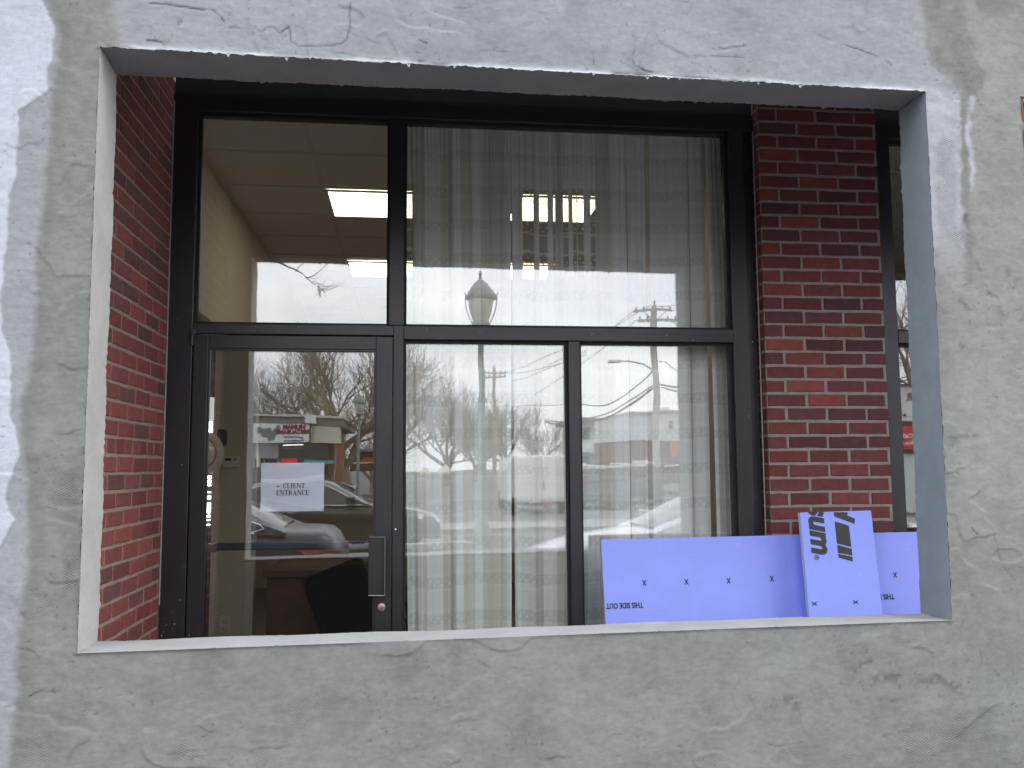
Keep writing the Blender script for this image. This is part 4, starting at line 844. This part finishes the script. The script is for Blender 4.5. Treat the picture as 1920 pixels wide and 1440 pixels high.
    mb = MB(); mb.box(-.02, .03, -.45, .45, .42, .60, .02); mb.build('grille', M_chrome if tailcol is None else M_dark, c)
    return c
zr = -.12
t1 = on(645, 1000, -4.75); sedan(t1[0]-4.75, -4.75, zr-.06, P_navy, "dark blue sedan parked at the kerb, reflected in the door, tail to the right")
t2 = on(990, 1000, -4.75); sedan(t2[0], -4.75, zr-.06, P_silver, "pale silver sedan parked at the kerb, reflected behind the thick mullion, nose to the left")
t3 = on(822, 950, -12.2); sedan(t3[0], -12.2, zr-.0, P_blk, "black brown sedan with chrome window trim, reflected behind the paper notice", flip=True)
def suv(x0, Yc, zg, pm, label, flip=False, rz=None):
    c = empty('suv', (x0, Yc, zg), label, "suv", None, rz if rz is not None else math.pi if flip else 0)
    prof = [(0, .5), (.05, .95), (.9, 1.08), (1.15, 1.12), (1.75, 1.66), (2.2, 1.74), (3.9, 1.70), (4.45, 1.58), (4.62, 1.05), (4.7, .5)]
    xs = np.linspace(0, 4.7, 48); V = []; F = []
    for x in xs:
        r = sum(zline(prof, min(max(x+d, 0), 4.7)) for d in (-.05, 0, .05))/3; w_ = .93 if .4 < x < 4.4 else .84; k = max(0, min(1, (r-1.1)/.55))
        sec = [(0, r), (.6*w_, r-.01), ((.93-.18*k)*w_, r-.06), (w_, min(r-.08, 1.05)), (w_, .6), (.96*w_, .3), (0, .28)]
        ring = [(x, -y, z) for y, z in sec]+[(x, y, z) for y, z in sec[-2:0:-1]]; V += ring
    m = len(ring)
    for i in range(len(xs)-1): F += [(i*m+k, i*m+(k+1) % m, (i+1)*m+(k+1) % m, (i+1)*m+k) for k in range(m)]
    F += [tuple(range(m)), tuple(range((len(xs)-1)*m, len(xs)*m))]; MB().add(V, F, True).build('body', pm, c)
    for s in (-1, 1):
        for a, b in ((1.75, 2.7), (2.8, 3.6), (3.7, 4.3)):
            mb = MB(); mb.prism([(a+(.0 if a > 1.8 else -.25), s*.925, 1.10), (b, s*.925, 1.10), (b-.04, s*.785, 1.58), (a+.12, s*.785, 1.60)], (0, s*.012, .002)); mb.build('side_window', M_carglass, c)
        for xw in (.95, 3.75):
            wh = MB(); wh.lathe([(.02, -.11), (.34, -.12), (.36, -.1), (.36, .1), (.34, .12), (.02, .11)], (xw, s*.82, .36), 22, 'y'); wh.build('tyre', M_rubber, c)
            wh = MB(); wh.lathe([(.02, s*.128), (.21, s*.123), (.22, s*.07)], (xw, s*.82, .36), 18, 'y'); wh.build('rim', M_steel, c)
        mb = MB(); mb.box(4.50, 4.68, s*.78-.08, s*.78+.08, 1.0, 1.35, .02); mb.build('tail_light', M_tail, c)
        mb = MB(); mb.box(-.01, .25, s*.72-.12, s*.72+.12, .78, .92, .03); mb.build('headlight', M_lamp, c)
        mb = MB(); mb.tube([(2.2, s*.62, 1.76), (4.0, s*.62, 1.74)], .018, 6); mb.build('roof_rail', M_chrome, c)
    mb = MB(); mb.prism([(1.2, -.80, 1.16), (1.2, .80, 1.16), (1.72, .70, 1.64), (1.72, -.70, 1.64)], (-.012, 0, .012)); mb.build('windshield', M_carglass, c)
    mb = MB(); mb.prism([(4.635, -.72, 1.12), (4.635, .72, 1.12), (4.49, .66, 1.54), (4.49, -.66, 1.54)], (.012, 0, .004)); mb.build('rear_window', M_carglass, c)
    return c
a_ = on(1140, 930, -27.5); suv(a_[0], -27.5-4.7, -.12, P_grey, "dark grey suv seen from behind, reflected above the hood of the silver sedan", rz=math.pi/2)
a_ = on(1212, 930, -32.0); suv(a_[0], -32.0-4.7, -.12, P_blk, "darker suv seen from behind, reflected beside the thick utility pole", rz=math.pi/2)
s2_ = on(668, 880, -33.0); suv(s2_[0], -33.0, -.1, P_grey, "distant dark suv reflected at the right edge of the door glass", True); bpy.context.view_layer.update()
# white box van
v0, v1 = on(957, 900, -24.5), on(1070, 900, -24.5); hwv = (v1[0]-v0[0])/2; vt_ = on(1010, 855, -24.5)[2]+.12
vn = empty('delivery_van', ((v0[0]+v1[0])/2, -24.5, -.12), "white box van seen from behind, reflected left of the thick mullion", "van")
MB().box(-hwv, hwv, -3.4, 0, .45, vt_, .10).build('box_body', P_white, vn)
MB().box(-hwv*.93, hwv*.93, -5.2, -3.402, .40, vt_*.82, .25).build('cab', P_white, vn)
MB().box(-hwv*.8, hwv*.8, -5.21, -5.0, 1.05, vt_*.74, .05).build('windshield', M_carglass, vn)
for s in (-1, 1):
    MB().box(s*.02+(0 if s > 0 else -hwv*.9), s*.02+(hwv*.9 if s > 0 else 0), .001, .022, .62, vt_-.16, .01).build('rear_door', P_white, vn)
    MB().box(s*hwv*.84-.06, s*hwv*.84+.06, .023, .05, .52, .60, .01).build('tail_light', M_tail, vn)
    for yw in (-.9, -4.3):
        wh = MB(); wh.lathe([(.02, -.12), (.36, -.12), (.38, -.1), (.38, .1), (.36, .12), (.02, .12)], (s*(hwv-.16), yw, .38), 20, 'x'); wh.build('tyre', M_rubber, vn)
MB().box(-hwv*.9, hwv*.9, .0, .12, .36, .46, .02).build('bumper', M_dark, vn); MB().box(-.05, .35, .024, .036, .47, .58).build('number_plate', M_rsign, vn); MB().box(.03, .06, .024, .05, .9, 1.2).build('door_handle', M_dark, vn)
# street lamps
def street_lamp(u, vtop, Y, Hl, label, zg=0.0):
    p = on(u, vtop, Y); zt = p[2]; s = Hl/.95; e2 = empty('street_lamp', (p[0], Y, zg), label, "street lamp", "ornate lantern street lamps"); Z = zt-zg
    zb = Z-.95*s
    mb = MB(); mb.lathe([(.20*s, 0), (.20*s, .12), (.16*s, .16), (.15*s, .5), (.11*s, .6), (.075*s, .75), (.062*s, .9), (.052*s, zb-.25), (.055*s, zb-.12), (.09*s, zb-.08), (.06*s, zb-.03), (.13*s, zb)], (0, 0, 0), 20); mb.build('pole', M_green, e2)
    mb = MB(); mb.lathe([(.150*s, zb), (.165*s, zb+.03*s), (.15*s, zb+.07*s), (.135*s, zb+.09*s)], (0, 0, 0), 24); mb.build('collar', M_green, e2)
    mb = MB(); mb.lathe([(.125*s, zb+.085*s), (.16*s, zb+.17*s), (.195*s, zb+.29*s), (.212*s, zb+.42*s), (.212*s, zb+.47*s)], (0, 0, 0), 24); mb.build('globe', M_globe, e2)
    mb = MB(); mb.lathe([(.255*s, zb+.465*s), (.262*s, zb+.50*s), (.25*s, zb+.545*s), (.225*s, zb+.57*s), (.215*s, zb+.60*s), (.185*s, zb+.63*s), (.172*s, zb+.665*s), (.14*s, zb+.69*s), (.125*s, zb+.73*s), (.085*s, zb+.755*s), (.05*s, zb+.79*s), (.018*s, zb+.80*s)], (0, 0, 0), 24); mb.build('cap', M_green, e2)
    mb = MB(); mb.lathe([(.015*s, zb+.795*s), (.032*s, zb+.83*s), (.014*s, zb+.855*s), (.036*s, zb+.88*s), (.028*s, zb+.91*s), (.008*s, zb+.95*s)], (0, 0, 0), 14); mb.build('finial', M_green, e2)
    for k in range(4):
        a = math.pi/4*0+k*math.pi/2; r = lambda q: (q*s*math.cos(a), q*s*math.sin(a))
        pts = [(*r(.155), zb+.06*s), (*r(.205), zb+.16*s), (*r(.25), zb+.30*s), (*r(.268), zb+.44*s), (*r(.262), zb+.53*s), (*r(.285), zb+.58*s)]
        MB().tube(pts, .010*s, 6).build('rib', M_green, e2)
    return e2
street_lamp(903, 508, -9.0, .93, "tall grey green lantern lamp post, the large one reflected above the curtains", -.02)
street_lamp(673, 733, -33.5, .98, "smaller distant lantern lamp post reflected at the right of the door glass", -.1)

# utility poles with wires
def utility_pole(u, vt, Y, label, arms, rad, arm_half, zg=-.16, lamp_arm=None):
    p = on(u, vt, Y); e2 = empty('utility_pole', (p[0], Y, zg), label, "utility pole", "wooden utility poles"); Z = p[2]-zg
    MB().tube([(0, 0, 0), (0, 0, Z*.5), (0, 0, Z)], [rad*1.25, rad, rad*.72], 12).build('post', M_wpole, e2)
    for (v, dx) in arms:
        za = on(u, v, Y)[2]-zg; mb = MB(); mb.box(-arm_half+dx, arm_half+dx, rad*.75, rad*.75+.11, za-.07, za+.07); mb.build('cross_arm', M_wpole, e2)
        for k in (-1, -.55, .55, 1):
            mb = MB(); mb.lathe([(.03, 0), (.05, .04), (.03, .08), (.05, .12), (.02, .17)], (k*(arm_half-.1)+dx, rad*.75+.05, za+.07), 8); mb.build('insulator', M_dark, e2)
    mb = MB(); mb.lathe([(.03, 0), (.06, .06), (.04, .12), (.06, .2), (.02, .28)], (0, 0, Z), 8); mb.build('insulator', M_dark, e2)
    for s in (-1, 1):
        za = on(u, arms[0][0], Y)[2]-zg; MB().tube([(s*.6, rad*.75+.05, za-.05), (0, rad*.8, za-.65)], .022, 5).build('brace', M_wpole, e2)
    if lamp_arm:
        pts = [(q[0]-p[0], .15, q[2]-zg) for q in [on(a, b, Y) for a, b in lamp_arm]]; MB().tube(pts, .045, 6).build('lamp_arm', M_steel, e2)
        q = pts[-1]; MB().box(q[0]-.55, q[0]+.1, 0, .3, q[2]-.1, q[2]+.06, .04).build('lamp_head', M_steel, e2)
    return e2
YP = -38.0
utility_pole(1226, 573, YP, "thick wooden utility pole with two cross arms, reflected at the right", [(583, -.1), (604, .15)], .20, 1.0, lamp_arm=[(1230, 697), (1222, 692), (1205, 684), (1180, 680), (1158, 679)])
utility_pole(928, 688, -78.0, "thinner distant utility pole reflected just right of the large lamp post", [(698, 0), (706, 0)], .20, 1.0)
def wire(name_pts, Y0_, Y1_, sag=.3, rad=.022):
    n = 16; a = on(*name_pts[0], Y0_); b = on(*name_pts[-1], Y1_); pts = []
    for i in range(n+1):
        t_ = i/n; p = a*(1-t_)+b*t_; p[2] -= sag*4*t_*(1-t_); pts.append(p)
    c = (a+b)/2; o = MB().tube([q-c for q in pts], rad, 5).build('overhead_wire', M_wire, None, tuple(c)); return tag(o, "thin black overhead cable strung from the utility poles", "overhead wire", "overhead wires")
for a, b, y1, sg_, r in [((1188, 580), (1020, 690), -52, .15, .02), ((1196, 600), (1000, 740), -60, .2, .02), ((1220, 572), (900, 712), -70, .4, .02), ((1226, 690), (1080, 753), YP-6, .9, .035), ((1226, 722), (1020, 790), -50, .7, .035), ((1226, 727), (1020, 793), -50, .8, .05), ((1232, 575), (1290, 566), -34, .05, .02), ((1258, 582), (1290, 572), -34, .05, .02), ((1256, 604), (1292, 622), -32, .02, .02), ((1236, 722), (1300, 730), -34, .03, .05), ((1240, 728), (1300, 738), -34, .03, .035),
                         ((960, 715), (1100, 655), -60, .3, .025), ((948, 700), (1100, 662), -60, .4, .025), ((960, 760), (1085, 750), -60, .2, .025), ((1680, 688), (1730, 678), -20, .0, .012), ((1680, 684), (1730, 674), -20, .0, .010), ((1680, 712), (1730, 700), -20, .0, .016), ((1680, 718), (1730, 707), -20, .0, .016), ((1248, 678), (1290, 706), -34, .05, .02), ((1226, 676), (1250, 678), YP, .0, .02)]:
    wire([a, b], YP if a[0] < 1400 and a[0] > 1000 else (-76 if a[0] < 1000 else -20), y1, sg_, r)

# bare trees
def tree(name, base, Htot, spread, seed, mat, label, r0=.3, lev=5, lean=(0, 0), fork=.28, group="bare winter trees across the street", kids=(4, 4, 4, 4, 3), minr=.008):
    R = random.Random(seed); crown = MB(); trunk = MB()
    def fast(mb, pts, rads, n):
        b = len(mb.v)
        for i, p in enumerate(pts):
            d = (pts[min(i+1, len(pts)-1)]-pts[max(i-1, 0)]).normalized(); a = d.orthogonal().normalized(); c = d.cross(a)
            for k in range(n):
                an = 2*math.pi*k/n; q = p+(a*math.cos(an)+c*math.sin(an))*rads[i]; mb.v.append((q.x, q.y, q.z))
        for i in range(len(pts)-1):
            for k in range(n): mb.f.append((b+i*n+k, b+i*n+(k+1) % n, b+(i+1)*n+(k+1) % n, b+(i+1)*n+k)); mb.sm.append(True)
    def grow(p, d, ln, r, l):
        m = 5 if l <= 1 else 4 if l < 4 else 3; pts = [p.copy()]; rads = [r]; q = p.copy(); dd = d.copy(); r1 = max(r*.55, minr)
        for i in range(m):
            dd = (dd+Vector((R.uniform(-1, 1), R.uniform(-1, 1), R.uniform(-.6, .9)))*(.10+.05*l)).normalized()
            q = q+dd*ln/m; pts.append(q.copy()); rads.append(r+(r1-r)*(i+1)/m)
        fast(trunk if l == 0 else crown, pts, rads, 10 if l == 0 else 6 if l == 1 else 4 if l == 2 else 3)
        if l >= lev: return
        nk = kids[min(l, len(kids)-1)]+R.choice((0, 0, 1))
        for k in range(nk):
            t_ = .30+.70*(k+R.random()*.8)/nk if l > 0 else .55+.45*(k+R.random()*.5)/nk; t_ = min(t_, 1); i = min(int(t_*m), m-1); s = pts[i].lerp(pts[i+1], t_*m-i)
            az = R.uniform(0, 2*math.pi) if l else 2*math.pi*(k+.4*R.random())/nk; ang = R.uniform(.35, .95)*(spread if l < 2 else 1.0)
            a = dd.orthogonal().normalized(); c = dd.cross(a); side = a*math.cos(az)+c*math.sin(az)
            nd = (dd*math.cos(ang)+side*math.sin(ang)+Vector((0, 0, .16))).normalized()
            grow(s, nd, ln*R.uniform(.55, .80) if l else Htot*R.uniform(.34, .46), max(rads[i]*R.uniform(.48, .68), minr), l+1)
        if l: grow(pts[-1], dd, ln*.62, r1*.9, l+1)
    o = empty(name, tuple(base), label, "tree", group)
    grow(Vector((0, 0, 0)), Vector((lean[0], lean[1], 1)).normalized(), Htot*fork, r0, 0)
    trunk.build('trunk', mat, o); crown.build('crown', mat, o); return o
def tree_at(u, vtop, Y, spread, seed, mat, label, zg=-.16, **k):
    p = on(u, 877, Y); q = on(u, vtop, Y); return tree('bare_tree', (p[0], Y, zg), (q[2]-zg), spread, seed, mat, label, **k)
tree_at(648, 618, -42, 1.1, 3, M_bark, "big bare tan tree reflected in the door, thick forked trunk rising behind the low shop", r0=.50, lev=5, fork=.30, kids=(5, 4, 4, 3, 3))
tree_at(505, 668, -46, 1.1, 8, M_bark, "bare bushy tree reflected at the left of the door, behind the low shop", r0=.30, lev=5, fork=.22, kids=(4, 4, 3, 3, 2))
tree_at(836, 712, -72, 1.15, 5, M_bark2, "round bare tree reflected left of the large lamp post", r0=.42, lev=5, fork=.26, kids=(5, 4, 3, 3, 2), minr=.012)
tree_at(728, 672, -50, .9, 9, M_bark2, "bare tree reflected just right of the door frame", r0=.3, lev=5, fork=.3, kids=(4, 4, 3, 3, 2))
tree_at(955, 742, -95, 1.0, 12, M_bark2, "hazy far bare tree reflected just right of the distant utility pole", r0=.4, lev=4, fork=.25, kids=(5, 5, 4, 3), minr=.018)
tree_at(1010, 775, -110, 1.0, 14, M_bark2, "low far bare tree reflected beside the thick mullion", r0=.4, lev=4, fork=.2, kids=(5, 5, 4, 3), minr=.018)
tree_at(890, 770, -105, 1.0, 15, M_bark2, "low far bare tree behind the large lamp post", r0=.4, lev=4, fork=.2, kids=(5, 5, 4, 3), minr=.018)
tree_at(700, 770, -60, 1.0, 16, M_bark, "small bare tree reflected behind the distant lamp post", r0=.25, lev=4, fork=.2, kids=(5, 5, 4, 4))
tree_at(1748, 470, -35, 1.2, 21, M_bark, "bare tree with thick golden brown limbs reflected in the second window", r0=.34, lev=4, fork=.30, kids=(5, 5, 4, 3), minr=.007)
# a limb of a near street tree droops into the top of the view
bt = on(300, 877, -10.2); nb = empty('bare_tree', (bt[0], -10.2, 0), "near bare tree whose drooping limb tip is reflected above the door", "tree", "bare winter trees across the street")
def lp(u, v): q = on(u, v, -10.2); return np.array([q[0]-bt[0], R_.uniform(-.2, .2), q[2]])
MB().tube([(0, 0, 0), (.03, 0, 2.5), (.1, .1, 5.5)], [.24, .19, .14], 12).build('trunk', M_bark, nb)
mb = MB(); mb.tube([(.1, .1, 5.4), (.8, 0, 6.4), lp(500, 478), lp(538, 497), lp(556, 509), lp(573, 517)], [.10, .07, .024, .016, .013, .011], 6)
mb.tube([lp(573, 517), lp(588, 510), lp(602, 503), lp(625, 492)], [.010, .008, .006, .005], 5); mb.tube([lp(573, 517), lp(585, 524), lp(597, 535), lp(608, 540)], [.009, .007, .005, .004], 5)
mb.tube([lp(556, 509), lp(563, 503), lp(575, 498)], [.012, .009, .006], 4)
Rb = random.Random(4)
for (u0, v0) in [(585, 524), (590, 528), (594, 532), (597, 535), (600, 537), (604, 539), (608, 540), (580, 521), (592, 530), (606, 540), (598, 536)]:
    for k in range(1):
        du, dv = Rb.uniform(15, 48), Rb.uniform(-14, 4); mb.tube([lp(u0, v0), lp(u0+du*.5, v0+dv*.3+2), lp(u0+du, v0+dv)], [.0042, .0032, .002], 4)
for k in range(6): u0 = 595+k*2; mb.tube([lp(u0, 536), lp(u0+Rb.uniform(-6, 6), 545), lp(u0+Rb.uniform(-8, 10), 553)], [.006, .005, .003], 4)
mb.build('crown', M_bark, nb)

# low shop across the road
YS = -37.0
def rect(parent, name, u0, v0, u1, v1, mat, y0, y1, YY=None):
    YY = YY if YY is not None else y0; a, b = on(u0, v0, YY), on(u1, v1, YY); e = parent.location
    return MB().box(min(a[0], b[0])-e[0], max(a[0], b[0])-e[0], min(y0, y1)-e[1], max(y0, y1)-e[1], min(a[2], b[2])-e[2], max(a[2], b[2])-e[2]).build(name, mat, parent)
c0 = on(560, 877, YS); shop = empty('shop', (c0[0], YS-4, -.1), "low shop with tan fascia, white banner and dark glass front, reflected in the door", "shop building")
rect(shop, 'wall', 330, 797, 626, 918, M_cream, YS, YS-8)
rect(shop, 'roof', 326, 777.5, 645, 782, M_trim, YS+1.6, YS-8.2, YS+1.6)
rect(shop, 'fascia', 328, 783, 643, 797, M_tanb, YS+1.5, YS-8.1, YS+1.5)
rect(shop, 'white_panel', 584, 797.5, 636, 833, M_cream, YS+1.45, YS+.3, YS+1.45)
rect(shop, 'shop_window', 523, 834, 612, 897, M_dshop, YS+.05, YS-.1)
rect(shop, 'wall_panel', 476, 834, 520, 861, M_wsheet, YS+.10, YS+.02)
w_o = rect(shop, 'window', 478, 863, 516, 897, M_dark, YS+.08, YS+.02)
for k in range(1, 5): rect(shop, 'window_bar', 478+k*7.6, 863, 479+k*7.6, 897, M_trim, YS+.12, YS+.085)
rect(shop, 'window_bar', 478, 874, 516, 875, M_trim, YS+.14, YS+.121)
rect(shop, 'brick_pier', 628, 832, 642, 915, M_terra, YS+1.3, YS+.4, YS+1.3)
rect(shop, 'brick_pier', 613, 834, 621, 915, M_terra, YS+.4, YS-.1, YS+.4)
rect(shop, 'interior_lamp', 530, 835.5, 571, 837.2, M_light, YS+.12, YS+.06); rect(shop, 'interior_lamp', 532, 842, 570, 843, M_canvas, YS+.12, YS+.06)
rect(shop, 'lit_sign', 527, 862, 560, 869.5, M_neonr, YS+.2, YS+.1); rect(shop, 'lit_sign', 573, 864, 624, 870, M_neonc, YS+.5, YS+.42)
rect(shop, 'sign_box', 574, 780, 592, 794, M_white, YS+1.9, YS+1.52, YS+1.9)
rect(shop, 'column', 481, 834, 484, 920, M_white, YS+1.3, YS+1.1, YS+1.3)
bn = rect(shop, 'banner', 470, 796, 581, 831, M_white, YS+1.75, YS+1.7, YS+1.75)
def sgn(parent, s, u, v, size, mat, Y, bold=.01, sx=1.): p = on(u, v, Y); e = parent.location; return text('lettering', s, mat, parent, (p[0]-e[0], Y+.006-e[1], p[2]-e[2]), (-1, 0, 0), (0, 0, 1), size, bold=bold, sx=sx, depth=.01)
sgn(shop, "HUNAN", 552, 801.5, .26, M_dred, YS+1.76, .022, 1.1); sgn(shop, "RESTAURANT", 549, 811, .26, M_dred, YS+1.76, .018, 1.0)
for k, (u, v) in enumerate([(534, 820), (541, 820), (548, 820.2), (555, 820), (562, 821), (568, 822), (535, 828), (542, 828), (549, 828.2), (556, 828), (563, 828.5), (570, 827)]): rect(shop, 'lettering', u-2.4, v-1.3, u+2.4, v+1.4, M_ink2, YS+1.77, YS+1.752)
mb = MB(); e = shop.location
for k in range(26):
    p = on(502+Rb.gauss(0, 9), 813+Rb.gauss(0, 6), YS+1.76); r = Rb.uniform(.06, .16); mb.lathe([(r*.9, 0), (r, .004), (.001, .006)], (p[0]-e[0], YS+1.752-e[1], p[2]-e[2]), 8, 'y')
mb.build('banner_picture', M_green, shop)
# parking lot clutter behind the distant suv
cA = on(690, 877, -50.0); st2 = empty('shop', (cA[0], -52, -.1), "distant low shop with a red signboard, reflected at the right edge of the door", "shop building")
rect(st2, 'wall', 658, 848, 760, 885, M_rbrick, -50, -56); rect(st2, 'roof', 655, 843, 764, 848, M_green, -49.6, -56.4, -49.6); rect(st2, 'signboard', 678, 860, 735, 868, M_rsign, -49.9, -49.98, -49.9); rect(st2, 'signboard', 664, 869, 735, 872, M_cream, -49.9, -49.98, -49.9); rect(st2, 'window', 690, 850, 704, 858, M_dshop, -49.9, -49.98, -49.9)
# tents
for k, (u0, u1, lab) in enumerate([(783, 810, "left smaller white tent roof reflected behind the left curtain"), (814, 848, "right larger white tent roof reflected behind the left curtain")]):
    Yt = -46.0; a, b = on(u0, 884, Yt), on(u1, 884, Yt); top = on((u0+u1)/2+3, 869 if k else 873, Yt); c = (a+b)/2; hw2 = (b[0]-a[0])/2
    tn = empty('canopy_tent', (c[0], Yt, -.16), lab, "tent", "white canopy tents"); za, zt = a[2]+.16, top[2]+.16
    MB().add([(-hw2, -hw2, za), (hw2, -hw2, za), (hw2, hw2, za), (-hw2, hw2, za), (.1, 0, zt), (-hw2, -hw2, za-.15), (hw2, -hw2, za-.15), (hw2, hw2, za-.15), (-hw2, hw2, za-.15)], [(0, 1, 4), (1, 2, 4), (2, 3, 4), (3, 0, 4), (0, 5, 6, 1), (1, 6, 7, 2), (2, 7, 8, 3), (3, 8, 5, 0)]).build('roof', M_canvas, tn)
    for i in (-1, 1):
        for j in (-1, 1): MB().tube([(i*hw2*.97, j*hw2*.97, 0), (i*hw2*.97, j*hw2*.97, za)], .03, 6).build('leg', M_steel, tn)
# buildings to the right
YA = -72.0; ca_ = on(1150, 877, YA); ap = empty('apartment_building', (ca_[0], YA-5, -.16), "cream two storey building with an outside gallery, reflected left of the thick utility pole", "building")
rect(ap, 'wall', 1088, 792, 1205, 890, M_cream, YA, YA-10); rect(ap, 'roof', 1080, 783, 1215, 791, M_roof, YA+1.2, YA-10.5, YA+1.2)
rect(ap, 'gallery_rail', 1088, 831, 1178, 850, M_wsheet, YA+1.5, YA+1.4, YA+1.5); rect(ap, 'gallery_floor', 1086, 850.5, 1182, 853.5, M_tanb, YA+1.6, YA+.05, YA+1.6)
for u in (1094, 1118, 1146, 1168): rect(ap, 'window', u, 801, u+14, 826, M_dshop, YA+.06, YA+.01); rect(ap, 'window', u, 858, u+14, 884, M_dshop, YA+.06, YA+.01)
YB = -50.0; cb_ = on(1240, 877, YB); rb = empty('commercial_building', (cb_[0], YB-5, -.16), "dark red brick building with a white upper storey, reflected behind the thick utility pole", "building")
rect(rb, 'lower_wall', 1188, 826, 1330, 905, M_rbrick, YB, YB-12); rect(rb, 'upper_wall', 1184, 772, 1330, 825.5, M_wsheet, YB-.5, YB-11.5, YB); rect(rb, 'roof_edge', 1182, 768, 1332, 772, M_trim, YB-.3, YB-11.8, YB)
rect(rb, 'chimney', 1262, 759, 1272, 768, M_white, YB-2, YB-3, YB); rect(rb, 'signboard', 1257, 828, 1282, 858, M_osign, YB+.15, YB+.02); rect(rb, 'white_sign', 1187, 866, 1216, 878, M_white, YB+.2, YB+.1); rect(rb, 'ledge', 1250, 874, 1290, 877, M_white, YB+.4, YB+.02)
rect(rb, 'door', 1225, 860, 1240, 905, M_dshop, YB+.06, YB+.01); rect(rb, 'signboard', 1256, 790, 1261, 794, M_ink2, YB-.40, YB-.49); rect(rb, 'signboard', 1256, 797, 1261, 803, M_ink2, YB-.40, YB-.49)
# white workshop seen in the second window
YC = -24.0; cc_ = on(1700, 877, YC); wk = empty('workshop', (cc_[0], YC-4, -.16), "white workshop with a red sign band and phone number, reflected in the second window", "building")
rect(wk, 'upper_wall', 1640, 724, 1800, 789, M_wsheet, YC, YC-9); rect(wk, 'sign_frame', 1640, 789.5, 1800, 849, M_rbrick, YC+.12, YC-8.9); rect(wk, 'red_sign', 1640, 797, 1800, 843, M_rsign, YC+.2, YC+.121); rect(wk, 'lower_wall', 1640, 849.5, 1800, 985, M_wsheet, YC, YC-8.8); rect(wk, 'roof_edge', 1636, 721, 1804, 724, M_dark, YC+.15, YC-9.1)
def sgw(s, u, v, size, mat, Y, bold=.008, sx=1., align='CENTER'): p = on(u, v, Y); e = wk.location; return text('lettering', s, mat, wk, (p[0]-e[0], Y+.006-e[1], p[2]-e[2]), (-1, 0, 0), (0, 0, 1), size, bold=bold, sx=sx, depth=.01, align=align)
sgw("(Call", 1704, 817, .235, M_white, YC+.202, .006); sgw("516-", 1704, 831, .21, M_white, YC+.202, .006); sgw("R", 1703, 745, .34, M_terra, YC+.01, .01); sgw("P", 1695, 779, .20, M_ink2, YC+.01, .004)
